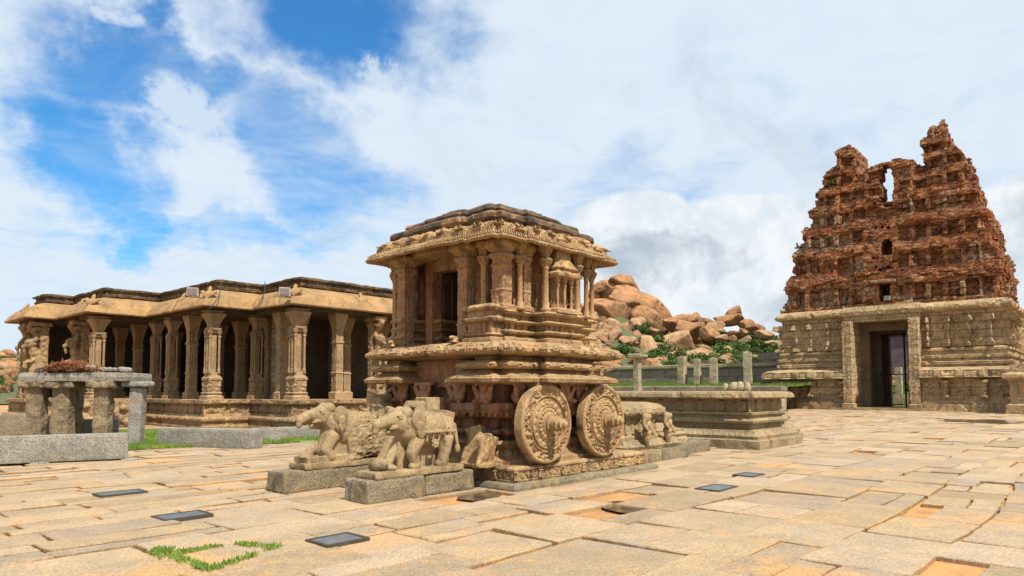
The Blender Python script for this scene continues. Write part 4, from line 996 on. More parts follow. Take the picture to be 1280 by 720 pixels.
# ================================================================== LEFT FOREGROUND BLOCKS AND SHELTER
def gblock(px0, py0, px1, py1, h, w, lab, mat='granite', name='granite_block', z=0., grp='long granite blocks', ext=0.):
    a, b = G(px0, py0), G(px1, py1); d = (b-a); L_ = d.length+ext; dn = d.normalized(); n = Vector((-dn.y, dn.x, 0)); c = b-dn*L_/2+n*w/2
    o = MB().rbox((0, 0, h/2), (L_, w, h), seg=.07, amp=.014, fr=5, bev=.03, seed=px0).build(name, M[mat], loc=(c.x, c.y, z), rz=math.atan2(d.y, d.x)); props(o, lab, 'granite block', grp); return o
gblock(0, 583, 160, 575.5, .58, .42, 'long grey granite block at the left edge of the paving', ext=1.2, z=.04)
gblock(42, 556, 147, 553, .72, .4, 'shorter granite block lying just behind the one at the left edge', z=.0)
gblock(196, 558.5, 315, 562.5, .54, .45, 'tilted granite block in the grass, left of the pair before the hall')
gblock(313, 552.5, 402, 549, .42, .42, 'lower granite block in the grass, right of the pair before the hall')
gblock(-10, 546, 40, 545, .75, .5, 'brown weathered block under the carved railing at the left edge', 'granite_warm', grp=None)
b = MB(); 
for px, py in ((38, 581.5), (152, 577)): p = G(px, py); b.rbox((p.x+.1, p.y+.15, .02), (.3, .25, .06), seg=.06, amp=.01)
props(b.build('prop_stone', M['granite']), 'small flat wedge stones under the long left block', 'stones')
# shelter of rough slabs
sh = empty('slab_shelter', W(105, 500, 19.6)*1, R(3), 'rough stone slab shelter on short pillars topped with rubble and dry brush', 'shelter')
sh.location.z = 0; sx0 = sh.location.x
def shx(px, Y=19.6): return (px-640)/F*Y-sx0
b = MB().rbox((shx(102), .35, 1.98), (3.05, 1.5, .25), seg=.1, amp=.05, fr=2.2, bev=.05); b.build('roof_slab', M['granite'], sh)
def rough_pillar(px, dy, w, h, nm='pillar', s=0, par=sh, mat='post_dark', x=None):
    x = shx(px) if x is None else x
    f = MB().rbox((x, dy, h/2), (w, w*.85, h), seg=.06, amp=.06, fr=3.5, bev=.04, seed=s).build(nm, M[mat], par)
    MB().rbox((x, dy, h-.06), (w*1.75, w*1.5, .2), seg=.05, amp=.08, fr=5, bev=.06, seed=s+2).build('capital', M[mat], f); return f
rough_pillar(53, -.1, .42, 1.83, s=1); rough_pillar(82, .0, .5, 1.83, s=2); rough_pillar(134, -.15, .42, 1.83, s=3); rough_pillar(70, 1.0, .4, 1.83, s=5)
cp = empty('standing_pillar', G(170, 557.5), R(5), 'leaning rough granite pillar with a flat cap right of the slab shelter', 'pillar')
MB().rbox((0, 0, .85), (.36, .34, 1.7), seg=.06, amp=.03, fr=3, bev=.04, seed=4, tilt=(0, .03)).build('shaft', M['granite'], cp); MB().rbox((0, 0, 1.78), (.72, .6, .16), seg=.06, amp=.03, fr=4, bev=.05, seed=6).build('cap', M['granite'], cp)
rr2 = random.Random(3)
for i, (px, w, h, lab) in enumerate([(62, .34, .14, 'grey rubble stone at the left end of the shelter roof'), (100, .5, .12, 'flat rubble stone in the middle of the shelter roof'), (116, .4, .2, 'angular rubble stone right of the dry brush on the shelter roof'), (135, .42, .13, 'flat rubble stone near the right end of the shelter roof'), (153, .36, .14, 'pale rubble stone at the right end of the shelter roof'), (80, .4, .11, 'low rubble stone under the dry brush on the shelter roof')]):
    props(MB().rbox((0, 0, h/2), (w, w*.8, h), seg=.06, amp=.05, fr=5, bev=.05, seed=i).build('rubble_stone', M['granite'], loc=(shx(px)+sx0, 19.3+.1*i, 2.135), rz=i), lab, 'stone', 'rubble on the shelter roof')
def brush(x0, x1, y, z, n, lab):
    b = MB(); q = random.Random(8)
    for i in range(n):
        t = q.gauss(.5, .22); t = min(1, max(0, t)); x = x0+(x1-x0)*t; h = .2*math.exp(-((t-.5)/.36)**2); p = Vector((x, y+q.uniform(-.4, .4), z+h*q.random())); d = Vector((q.gauss(0, 1), q.gauss(0, 1), q.gauss(0, .35))).normalized()*q.uniform(.06, .17); b.tube([p-d, p, p+d+Vector((0, 0, .02))], .009, 4, cap=False)
    props(b.build('dry_brush', M['twig']), lab, 'dry brush')
brush(shx(62)+sx0, shx(126)+sx0, 19.5, 2.2, 1500, 'heap of reddish dry brush on the shelter roof')
leaf_clump('small_plant', (shx(104)+sx0, 19.9, 2.2), (.22, .22, .34), 60, .035, M['plant'], 'small green weed sprouting from the dry brush', 'plant')
# carved yali railing at the far left
c = G(12, 541)
me = organic([('b', (0, .2, .75), (3.4, .5, 1.1))]+[('c', (-1.5+i*.22, -.05, .55+.3*math.sin(i*.9)), (-1.3+i*.22, -.1, .65+.3*math.sin(i*.9+.9)), .13, .12) for i in range(14)]+[('e', (-1.2+i*.55, -.08, .95+.08*(i % 2)), (.2, .16, .14)) for i in range(5)]+[('e', (-1.+i*.6, -.05, .4), (.24, .16, .13)) for i in range(5)], .035, 1, (.03, 3))
o = mesh_obj('carved_railing', me, M['hall'], loc=(c.x+1.3, c.y+3.6, -.1), rz=R(0)); props(o, 'carved stone railing of coiling beasts at the left edge before the hall', 'railing')
# ================================================================== PILLARED HALL
hall = empty('pillared_hall', UV(0, 0), RZ, 'wide pillared stone hall with a heavy ochre eave and dark interior', 'hall')
HP = [(5.84, 17.08), (17, 17.08), (17, 34.8), (.15, 34.8), (.15, 31.0), (1.38, 31.0), (1.38, 26.5), (3.84, 26.5), (3.84, 20.35), (5.84, 20.35)]
MB().moulding(HP, [(-.0, -.2), (-.0, .12), (-.12, .16), (-.12, .3), (-.02, .36), (-.02, .46), (-.2, .52), (-.22, .62), (-.3, .64), (-.3, 1.0), (-.16, 1.02), (-.12, 1.08), (-.12, 1.2), (-.3, 1.22)], ds=.09, dz=.06, rough=.02, rf=2,
    bands=[(.34, .48, 'petals', .03, .22), (.64, .99, 'pilaster', .06, .85), (.68, .96, 'figures', .07, .4), (.14, .3, 'beads', .015, .18)], chips=.05, seed=3).build('plinth', M['hall'], hall)
MB().moulding(HP, [(-1.7, 5.22), (-.15, 5.10), (-.06, 5.02), (.0, 5.0), (.04, 5.06), (.0, 5.16), (-.12, 5.34), (-.34, 5.56), (-.64, 5.76), (-.95, 5.88), (-1.15, 5.92)], ds=.12, dz=.08, rough=.02, rf=1.2,
    bands=[(5.04, 5.14, 'beads', .02, .3), (5.56, 5.8, 'scroll', .02, .6), (5.17, 5.55, 'joint', .05, 1.7)], chips=.05, seed=9).build('eave', M['hall_eave'], hall)
MB().moulding(HP, [(-1.2, 5.9), (-1.0, 5.95), (-.96, 6.05), (-1.08, 6.09), (-1.08, 6.2), (-.94, 6.24), (-.92, 6.32), (-1.1, 6.37), (-1.4, 6.4)], ds=.09, dz=.05, rough=.045, rf=2.2, bands=[(6.09, 6.2, 'dentil', .04, .22)], chips=.07).build('parapet', M['hall_roof'], hall)
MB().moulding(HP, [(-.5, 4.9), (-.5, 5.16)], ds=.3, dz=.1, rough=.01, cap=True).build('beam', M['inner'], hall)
MB().box((13.3, 27.2, 3.2), (7.0, 13.4, 3.9)).build('added_dark_wall', M['inner'], hall); MB().box((5.45, 33.9, 3.2), (8.6, .4, 3.9)).build('added_dark_wall', M['inner'], hall)  # added walls: shut out far-side light and keep the pillar gaps dark
# pillars -----------------------------------------------------------
def sq(h): return rect(-h, h, -h, h)
def composite_pillar(loc, cols=3, seed=0., broad=1.):
    H = 3.72; z0 = 1.21
    f = MB().moulding(sq(.12*broad), [(.0, z0+.9), (0, z0+3.0)], ds=.05, dz=.05, rough=.01, rf=5, bands=[(z0+1.3, z0+2.6, 'kudu', .03, .24)], seed=seed).build('pillar', M['hall_pillar'], hall)
    f.location = (loc[0], loc[1], 0)
    MB().moulding(sq(.26*broad), [(.14, z0), (.14, z0+.14), (.06, z0+.2), (.1, z0+.28), (.02, z0+.34), (.02, z0+.78), (.08, z0+.82), (.08, z0+.9), (0, z0+1.0), (-.02, z0+1.14)], ds=.045, dz=.045, rough=.01, rf=5,
        bands=[(z0+.36, z0+.78, 'figures', .08, .3), (z0+.2, z0+.3, 'petals', .02, .1), (z0+.9, z0+1.14, 'pilaster', .03, .13)], seed=seed).build('base', M['hall_pillar'], f)
    MB().moulding(sq(.2*broad), [(.0, z0+2.8), (.02, z0+2.88), (.08, z0+2.92), (.09, z0+3.0), (.0, z0+3.05), (.01, z0+3.2), (.08, z0+3.36), (.2, z0+3.52), (.22, z0+3.6), (.12, z0+3.66), (.2, z0+H)], ds=.045, dz=.045, rough=.01, rf=5,
        bands=[(z0+3.05, z0+3.6, 'petals', .035, .17)], seed=seed).build('capital', M['hall_pillar'], f)
    pos = [(-.27, -.27), (-.27, .13), (.13, -.27)][:cols] if cols < 4 else [(-.25, -.25), (-.25, .2), (.2, -.25), (-.26, -.03)]
    for (dx, dy) in pos:
        MB().lathe([(.075, z0+1.1), (.075, z0+1.25), (.055, z0+1.3), (.052, z0+2.55), (.085, z0+2.62), (.06, z0+2.68), (.11, z0+2.8), (.11, z0+2.9)], (dx*broad, dy*broad, 0), 10).build('columnette', M['hall_pillar'], f)
    return f
protos = composite_pillar((4.6, 21.12), 4, 1.)
def put(src, loc, rz=0., s=1.):
    c = copy_tree(src, hall); c.location = (loc[0], loc[1], 0); c.rotation_euler[2] = rz; c.scale = (s, s, 1); return c
for loc, s in (((6.6, 17.83), .92), ((2.13, 27.27), .92), ((4.6, 25.3), .72), ((4.62, 27.2), .7), ((6.6, 21.2), .7), ((.95, 34.0), .85), ((9.0, 27.3), .7)): put(protos, loc, 0, s)
protos.scale = (.88, .88, 1)
plain = MB().moulding(sq(.17), [(.08, 1.21), (.08, 1.5), (.0, 1.56), (0, 2.3), (.04, 2.35), (0, 2.4), (0, 3.6), (.05, 3.66), (0, 3.72), (0, 4.2), (.03, 4.3), (.1, 4.65), (.14, 4.78), (.14, 4.93)], ds=.06, dz=.06, rough=.012, rf=4, bands=[(1.6, 2.3, 'figures', .02, .34), (2.4, 3.6, 'kudu', .02, .34), (3.72, 4.2, 'pilaster', .03, .1)]).build('carved_pillar', M['hall_pillar'], hall)
plain.location = (4.7, 23.4, 0)
for u_ in (7.4, 9.7): 
    for v_ in (19.0, 21.6, 24.2, 26.8, 29.4, 32.0):
        if u_ > 9 and v_ > 20.5: continue
        c = plain.copy(); COL.objects.link(c); c.location = (u_+.1*math.sin(v_), v_, 0)
for loc in ((4.6, 29.5), (4.6, 32), (3.0, 33.4), (8.6, 17.95), (12.0, 17.95), (14, 17.95), (16, 18), (12, 19.3), (6.75, 19.3)):
    c = plain.copy(); COL.objects.link(c); c.location = (loc[0], loc[1], 0)
# rearing-beast pillars at the left and at the right end
def yali(s=0):
    pr = [('b', (.15, 0, 1.9), (.34, .4, 3.6)), ('b', (-.1, 0, .22), (.8, .5, .4)),
          ('c', (-.15, 0, .5), (-.3, 0, 1.1), .2, .17), ('c', (-.3, 0, 1.1), (-.12, 0, 1.75), .18, .2), ('c', (-.12, 0, 1.75), (-.25, 0, 2.3), .21, .2),
          ('e', (-.36, 0, 2.65), (.28, .2, .26)), ('c', (-.42, 0, 2.6), (-.68, 0, 2.5), .12, .08), ('c', (-.66, 0, 2.48), (-.6, 0, 2.15), .07, .05),
          ('e', (-.2, .15, 2.85), (.12, .08, .14)), ('e', (-.2, -.15, 2.85), (.12, .08, .14)), ('c', (-.2, .14, 1.9), (-.55, .16, 1.75), .09, .07), ('c', (-.2, -.14, 1.9), (-.55, -.16, 1.7), .09, .07),
          ('c', (-.55, .16, 1.75), (-.58, .16, 1.5), .065, .06), ('c', (-.55, -.16, 1.7), (-.58, -.16, 1.45), .065, .06), ('c', (-.2, .15, .95), (-.5, .17, .8), .11, .09), ('c', (-.5, .17, .8), (-.4, .17, .42), .09, .08),
          ('c', (-.2, -.15, .95), (-.5, -.17, .8), .11, .09), ('c', (-.5, -.17, .8), (-.4, -.17, .42), .09, .08), ('e', (-.45, 0, .7), (.16, .18, .2)),
          ('b', (.02, 0, 3.35), (.62, .5, .16)), ('c', (-.1, 0, 3.0), (-.45, 0, 3.42), .12, .14), ('b', (-.02, 0, 3.6), (.9, .6, .2))]
    return organic(pr, .035, 2, (.03, 7.), s)
YM = yali(2.)
for loc, rz in (((2.1, 29.6), 0.), ((.95, 31.7), 0.), ((.95, 32.9), 0.), ((10.4, 17.7), R(90))):
    o = bpy.data.objects.new('beast_pillar', YM); COL.objects.link(o); YM.materials.clear(); YM.materials.append(M['hall']); o.parent = hall; o.location = (loc[0], loc[1], 1.2); o.rotation_euler[2] = rz
MB().moulding(rect(7.0, 7.9, 19.75, 20.65), [(0, 1.21), (0, 4.95)], ds=.08, dz=.08, rough=.025, rf=4).build('masonry_pier', M['brickpier'], hall)
# eave ornaments: lozenge with finial at each bay
def ornament(loc, rz, s=1.):
    me = organic([('b', (0, 0, 0), (.09, .36, .36), (R(45), 0, 0)), ('e', (-.04, 0, 0), (.05, .15, .15)), ('e', (0, 0, .28), (.07, .1, .1)), ('e', (.0, 0, .38), (.05, .05, .08)), ('e', (0, .25, .12), (.06, .1, .1)), ('e', (0, -.25, .12), (.06, .1, .1))], .035, 1, (.02, 9), loc[0])
    o = mesh_obj('eave_ornament', me, M['hall_eave'], hall, loc=loc, rz=rz); o.scale = (s, s, s); o.rotation_euler[1] = R(32); return o
for (u_, v_, rz) in ((5.84+.3, 17.08+.28, R(45)), (3.84+.3, 20.35+.28, R(45)), (1.38+.3, 26.5+.28, R(45)), (3.84+.36, 23.6, 0), (5.84+.36, 18.8, 0), (1.38+.36, 28.8, 0), (.15+.36, 33.0, 0), (9.5, 17.08+.36, R(90)), (12.6, 17.08+.36, R(90))): ornament((u_, v_, 5.55), rz)
def eave_lamp(px, py, lab):
    # two flood lights fixed to the eave just beside the bay corners
    p = W(px, py, 27.3 if px < 300 else 26.6); flood((p.x, p.y, p.z-.1), R(105), lab, 1.05)
eave_lamp(241, 367, 'small pale flood light on the hall eave, left one'); eave_lamp(356, 367, 'small pale flood light on the hall eave, right one')
for (x0, x1, lb) in ((318, 331, 'black loose cable curling over the hall eave left of the masonry pier'), (262, 276, 'thin black cable on the hall eave beside the left flood light')):
    pts = []
    for i in range(9):
        t = i/8; px = x0+(x1-x0)*t+5*math.sin(t*math.pi); py = 386-34*t; p = W(px, py, 28.1+.9*t if x0 > 300 else 27.2+.9*t); pts.append(p)
    props(MB().tube(pts, .018, 5).build('loose_cable', M['cable']), lb, 'cable')

# ================================================================== STONE CARRIAGE
ch = empty('stone_chariot', UV(0, 0), RZ, 'carved stone temple chariot with big disc wheels and columned shrine', 'stone chariot')
CX, CY = 1.45, 1.85
MB().moulding(rect(-.18, 4.25, -.16, 3.9), [(0, -.05), (.0, .05), (-.02, .10), (-.05, .115)], ds=.06, dz=.03, rough=.022, rf=2.5, chips=.06).build('footing_slab', M['granite_warm'], ch)
PLN = rect(0, 4.05, 0, 3.7)
MB().moulding(PLN, [(.0, .12), (.01, .145), (.0, .15), (-.02, .155), (-.02, .30), (.01, .305), (.01, .335), (-.03, .365), (-.2, .38)], ds=.011, dz=.011, rough=.006, rf=6, chips=.02,
    bands=[(.156, .299, 'figures', .035, .125), (.156, .299, 'pilaster', .03, .6)]).build('plinth', M['chariot'], ch)
def notch(x0, x1, y0, y1, n0, n1, d, st=()):
    """outline with a front recess (door side is -x); optional stepped corners"""
    s1 = [(x0, n0)]
    return None
def body(g=0., n0=1.1, n1=2.88, nd=.62):
    """right half mirrored about CY; g grows it outwards"""
    r_ = [(.0, n0), (.0, .62), (.18, .62), (.18, .36), (.95, .36), (.95, .08), (1.95, .08), (1.95, .36), (2.72, .36), (2.72, .62), (2.9, .62)]
    l_ = [(x, 2*CY-y) for x, y in reversed(r_)]; l_[-1] = (.0, n1)
    return r_+l_+[(nd, n1), (nd, 2.45), (2.3, 2.45), (2.3, 1.8), (nd, 1.8), (nd, n0)]
def plainbody():
    b_ = body(); return b_[:-2]
# lower courses behind the wheels
LB = redent(1.5, CY, 1.3, 1.42, [(.7, .12), (.24, .24)])
MB().moulding(LB, [(.3, .37), (.3, .44), (.24, .46), (.12, .5), (.06, .6), (.1, .66), (.14, .7), (.12, .74), (-.05, .76)], ds=.025, dz=.02, rough=.012, rf=6, chips=.05, bands=[(.47, .6, 'petals', .03, .16), (.62, .73, 'beads', .02, .05)]).build('lotus_base', M['chariot'], ch)
MB().moulding(LB, [(-.08, .76), (-.08, .82), (.02, .84), (.07, .89), (.02, .94), (-.08, .96), (-.1, 1.16), (.0, 1.18)], ds=.018, dz=.02, rough=.008, rf=6, bands=[(.83, .95, 'petals', .03, .055), (.97, 1.14, 'pilaster', .03, .5)]).build('waist', M['waist'], ch)
MB().moulding(LB, [(.0, 1.12), (.1, 1.14), (.14, 1.17), (.2, 1.25), (.22, 1.27), (.22, 1.38), (.1, 1.40)], ds=.02, dz=.02, rough=.01, rf=5, chips=.03, bands=[(1.12, 1.26, 'scallop', .06, .14)]).build('shelf_moulding', M['waist'], ch)
# crouching bearers under the floor
bear = organic([('e', (0, 0, .12), (.13, .15, .13)), ('e', (-.03, 0, .27), (.1, .11, .09)), ('c', (-.06, .12, .1), (-.1, .2, .28), .05, .04), ('c', (-.06, -.12, .1), (-.1, -.2, .28), .05, .04), ('c', (-.05, .09, .04), (-.15, .14, .03), .055, .04), ('c', (-.05, -.09, .04), (-.15, -.14, .03), .055, .04), ('b', (.05, 0, .34), (.3, .46, .06))], .018, 1, (.012, 14), 3)
bear.materials.append(M['waist'])
for i, (x, y, rz) in enumerate([(.12, .75, 0), (.12, 1.4, 0), (.12, 2.3, 0), (.12, 2.95, 0), (.45, .3, 90), (1.05, .25, 90), (1.57, .22, 90), (2.1, .25, 90), (2.7, .3, 90)]):
    o = bpy.data.objects.new('bearer_figure', bear); COL.objects.link(o); o.parent = ch; o.location = (x, y, 1.385); o.rotation_euler[2] = R(rz)
MB().box((1.5, CY, 1.55), (2.2, 2.5, .36)).build('floor_core', M['waist'], ch)
# lower cornice, broken at the front
SL = [(-.02, 1.2), (-.02, .5), (.16, .5), (.16, .28), (.9, .28), (.9, .12), (2.0, .12), (2.0, .28), (2.75, .28), (2.75, .5), (2.95, .5)]
SL = [(x+(-.13 if x < 1.45 else .13), y-.14 if i not in (0,) else y) for i, (x, y) in enumerate(SL)]; SL[0] = (SL[0][0], 1.2)
SLm = SL+[(x, 2*CY-y) for x, y in reversed(SL)]
SLn = SLm[:-1]+[(-.15, 2.75), (.55, 2.75), (.55, 1.2)]
MB().moulding(SLn, [(-.3, 1.7), (.1, 1.73), (.2, 1.74), (.22, 1.80), (.18, 1.83), (.04, 1.88), (-.02, 1.93), (-.04, 1.95), (.1, 1.96), (.14, 2.0), (.14, 2.05), (.06, 2.09), (-.12, 2.1), (-.14, 2.2)], ds=.018, dz=.018, rough=.014, rf=4, chips=.14, chipf=1.7,
    bands=[(1.83, 1.88, 'beads', .02, .045), (1.97, 2.06, 'kudu', .03, .33), (1.74, 1.8, 'beads', .008, .09)], seed=4).build('lower_cornice', M['chariot'], ch)
MB().rbox((.45, 1.97, 1.9), (.45, 1.5, .5), seg=.05, amp=.02, fr=4).build('front_slab', M['waist'], ch)
b = MB().rbox((.22, 1.3, 1.9), (.2, .42, .42), seg=.05, amp=.02, fr=4); b.build('patch_stone', M['granite'], ch)
MB().moulding(SLm, [(-.2, 2.16), (.0, 2.18), (.16, 2.20), (.2, 2.24), (.2, 2.29), (.16, 2.33), (.1, 2.38), (.0, 2.42), (-.3, 2.43)], ds=.018, dz=.018, rough=.012, rf=4, chips=.045, chipf=2.2, seed=8,
    bands=[(2.21, 2.3, 'beads', .02, .06), (2.24, 2.4, 'kudu', .03, .42), (2.29, 2.38, 'scroll', .015, .09)]).build('floor_slab', M['chariot'], ch)
for (x, z, w, h, dp) in ((1.32, 2.02, .26, .2, .3), (2.35, 2.02, .42, .2, .28)):
    pass
MB().moulding([(2.02, -.06), (2.42, -.06), (2.42, .2), (2.02, .2)], [(0, 1.86), (0, 2.1)], ds=.012, dz=.012, rough=.004, bands=[(1.87, 2.09, 'figures', .035, .1)]).build('relief_panel', M['chariot_carved'], ch)
MB().moulding([(1.9, -.12), (2.08, -.12), (2.08, .1), (1.9, .1)], [(0, 2.17), (0, 2.5)], ds=.012, dz=.012, rough=.004, bands=[(2.2, 2.48, 'figures', .035, .18)]).build('relief_panel', M['chariot_carved'], ch)
# body mouldings
BD = body()
MB().moulding(BD, [(.06, 2.42), (.06, 2.48), (.0, 2.51), (-.04, 2.52), (-.04, 2.545), (.03, 2.56), (.05, 2.6), (.0, 2.63), (-.06, 2.64), (-.06, 2.72), (.02, 2.74), (.05, 2.77), (.0, 2.8), (-.05, 2.81), (-.05, 2.88), (.03, 2.9), (.06, 2.93), (.02, 2.97), (-.1, 2.98)], ds=.016, dz=.014, rough=.006, rf=6, chips=.03,
    bands=[(2.56, 2.62, 'petals', .014, .05), (2.64, 2.72, 'pilaster', .03, .17), (2.74, 2.79, 'beads', .012, .04), (2.81, 2.88, 'dentil', .02, .06), (2.9, 2.95, 'kudu', .02, .25)]).build('shrine_base', M['chariot'], ch)
MB().moulding(BD, [(-.2, 2.96), (-.2, 4.12)], ds=.02, dz=.02, rough=.008, rf=4, bands=[(3.0, 4.0, 'pilaster', .035, .31), (3.1, 3.8, 'kudu', .02, .31)], cap=True).build('shrine_wall', M['chariot_wall'], ch)
# doorway in the front recess
# widen the body recess so that a cell opens behind the door
cell = MB()
MB().box((.66, 1.36, 3.18), (.24, .24, 1.5)).build('door_jamb', M['chariot_wall'], ch)
MB().box((.66, 2.72, 3.18), (.24, .2, 1.5)).build('door_jamb', M['chariot_wall'], ch)
MB().box((.66, 2.0, 4.0), (.2, 1.7, .22)).build('door_lintel', M['chariot_wall'], ch)
for c_, d_ in (((1.55, 1.615, 3.2), (1.4, .02, 1.5)), ((1.55, 2.635, 3.2), (1.4, .02, 1.5)), ((2.24, 2.12, 3.2), (.02, 1.0, 1.5)), ((1.55, 2.12, 3.94), (1.4, 1.0, .02)), ((1.5, 2.12, 2.47), (1.5, 1.0, .02))): MB().box(c_, d_).build('cell_shade_lining', M['inner'], ch)  # added linings, coloured dark for the shade of the unlit cell
# shrine columns
def square_column(x, y, z0, z1, h, name='column', mat='chariot_wall', capw=1.):
    f = MB().moulding(sq(h), [(h*.5, z0), (h*.5, z0+.06), (.0, z0+.1), (0, z0+.3), (h*.16, z0+.33), (0, z0+.36), (0, z1-.45), (h*.2, z1-.42), (0, z1-.38), (0, z1-.3)], ds=.016, dz=.016, rough=.005, rf=7, bands=[(z0+.1, z0+.3, 'figures', .02, h*1.9), (z0+.4, z1-.5, 'kudu', .014, h*2)]).build(name, M[mat], ch)
    MB().moulding(sq(h), [(.0, z1-.31), (h*.3*capw, z1-.27), (h*.35*capw, z1-.22), (.01, z1-.2), (h*.3*capw, z1-.14), (h*.75*capw, z1-.08), (h*.85*capw, z1-.04), (h*.8*capw, z1)], ds=.016, dz=.014, rough=.005, rf=7, bands=[(z1-.2, z1-.02, 'petals', .02, .07)]).build('capital', M['chariot'], f)
    f.location = (x, y, 0); return f
def round_column(x, y, z0, z1, r_, name='slender_column'):
    f = MB().lathe([(r_*1.9, z0), (r_*1.9, z0+.05), (r_*1.2, z0+.08), (r_*1.3, z0+.14), (r_, z0+.18), (r_*.95, z1-.42), (r_*1.3, z1-.4), (r_*1.0, z1-.37)], n=14).build(name, M['chariot'], ch, smooth=True)
    MB().lathe([(r_, z1-.38), (r_*1.7, z1-.33), (r_*2.3, z1-.27), (r_*2.4, z1-.24), (r_*1.3, z1-.21), (r_*1.6, z1-.14), (r_*2.8, z1-.06), (r_*2.9, z1)], n=16, carve=lambda a, z, r: .006*math.cos(a*8)).build('capital', M['chariot'], f)
    f.location = (x, y, 0); return f
ZT = 4.14
for y in (2.93, 1.24): square_column(.13, y, 2.42, ZT, .115, mat='chariot_wall', capw=1.2)
round_column(.12, .82, 2.97, ZT, .048); round_column(.02, .62, 2.97, ZT, .04) if False else None
square_column(.26, .52, 2.97, ZT, .12, capw=1.1); round_column(.5, .32, 2.97, ZT, .045); square_column(.74, .45, 2.97, ZT, .09)
round_column(1.0, .16, 2.97, ZT, .05); round_column(1.92, .16, 2.97, ZT, .05); square_column(2.14, .42, 2.97, ZT, .08); round_column(2.4, .3, 2.97, ZT, .045); round_column(2.72, .4, 2.97, ZT, .045)
round_column(.1, 3.2, 2.6, ZT, .045); round_column(.25, 3.42, 2.6, ZT, .045); round_column(.7, 3.5, 2.97, ZT, .045); square_column(2.72, 3.2, 2.97, ZT, .1)
# small pedestals at the left front
for (x, y) in ((.1, 3.2), (.25, 3.42)): MB().moulding([(x-.1, y-.1), (x+.1, y-.1), (x+.1, y+.1), (x-.1, y+.1)], [(.06, 2.42), (.06, 2.48), (0, 2.5), (0, 2.55), (.04, 2.57), (0, 2.62)], ds=.02, dz=.02, rough=.005).build('pedestal', M['chariot'], ch)
# niche with little columns on the side
nb = MB().moulding([(1.2, .06), (1.72, .06), (1.72, .3), (1.2, .3)], [(.05, 2.97), (.05, 3.03), (0, 3.06), (-.02, 3.07)], ds=.02, dz=.015, rough=.004).build('niche', M['chariot'], ch)
for x in (1.26, 1.46, 1.66): MB().lathe([(.035, 3.06), (.03, 3.1), (.024, 3.15), (.024, 3.42), (.04, 3.46), (.03, 3.5), (.05, 3.56), (.05, 3.6)], (x, .1, 0), 10).build('niche_column', M['chariot'], nb)
MB().moulding([(1.2, .06), (1.72, .06), (1.72, .3), (1.2, .3)], [(.0, 3.6), (.08, 3.62), (.09, 3.67), (.02, 3.72), (0, 3.74), (.04, 3.78), (0, 3.84), (-.05, 3.95), (-.06, 4.12)], ds=.016, dz=.014, rough=.004, bands=[(3.62, 3.7, 'beads', .012, .05), (3.74, 4.0, 'kudu', .025, .26)]).build('niche_pediment', M['chariot'], nb)
# corner aedicule base near us and a guardian beast by the door
MB().moulding([(-.12, .42), (.4, .42), (.4, 1.0), (-.12, 1.0)], [(.05, 2.42), (.05, 2.47), (-.01, 2.5), (.04, 2.53), (-.02, 2.57), (-.03, 2.74), (.05, 2.76), (.07, 2.8), (.0, 2.84), (-.02, 2.92), (.05, 2.94), (.08, 2.98), (.02, 3.03), (-.04, 3.05)], ds=.014, dz=.014, rough=.006, rf=6, chips=.03,
    bands=[(2.58, 2.73, 'pilaster', .03, .13), (2.76, 2.82, 'beads', .014, .05), (2.94, 3.02, 'kudu', .025, .2)]).build('corner_pedestal', M['chariot'], ch)
gl = organic([('e', (0, 0, .1), (.16, .08, .09)), ('e', (-.15, 0, .14), (.07, .06, .06)), ('c', (-.1, 0, .12), (.1, 0, .16), .06, .08), ('c', (-.1, .05, .08), (-.17, .05, .02), .035, .03), ('c', (-.1, -.05, .08), (-.17, -.05, .02), .035, .03), ('e', (.14, 0, .1), (.06, .06, .08)), ('b', (0, 0, .01), (.4, .2, .03))], .012, 1, (.01, 16), 5)
for y in (1.22, 2.9):
    o = bpy.data.objects.new('guardian_beast', gl); COL.objects.link(o); o.parent = ch; o.location = (-.08, y, 2.42); o.scale = (1, .9, .6)
gl.materials.append(M['chariot'])
# beam ring and eave
EP = redent(1.42, 1.84, 1.84, 1.86, [(.8, .09), (.2, .2)])
MB().moulding(EP, [(-.42, 4.1), (-.42, 4.28)], ds=.03, dz=.03, rough=.006, bands=[(4.12, 4.2, 'dentil', .02, .08)]).build('beam', M['chariot'], ch)
MB().moulding(EP, [(-.5, 4.26), (-.12, 4.12), (-.03, 4.07), (.02, 4.08), (.04, 4.11), (.02, 4.14), (-.03, 4.17), (-.05, 4.21), (-.12, 4.24), (-.12, 4.31), (-.16, 4.32), (-.2, 4.38), (-.3, 4.45), (-.36, 4.47), (-.42, 4.53)], ds=.014, dz=.016, rough=.012, rf=3.5, chips=.05, chipf=2, seed=2,
    bands=[(4.05, 4.13, 'petals', .03, .11), (4.15, 4.245, 'dentil', .045, .06), (4.25, 4.31, 'beads', .015, .06), (4.32, 4.5, 'kudu', .1, .5), (4.33, 4.46, 'figures', .05, .16)]).build('eave', M['chariot'], ch)
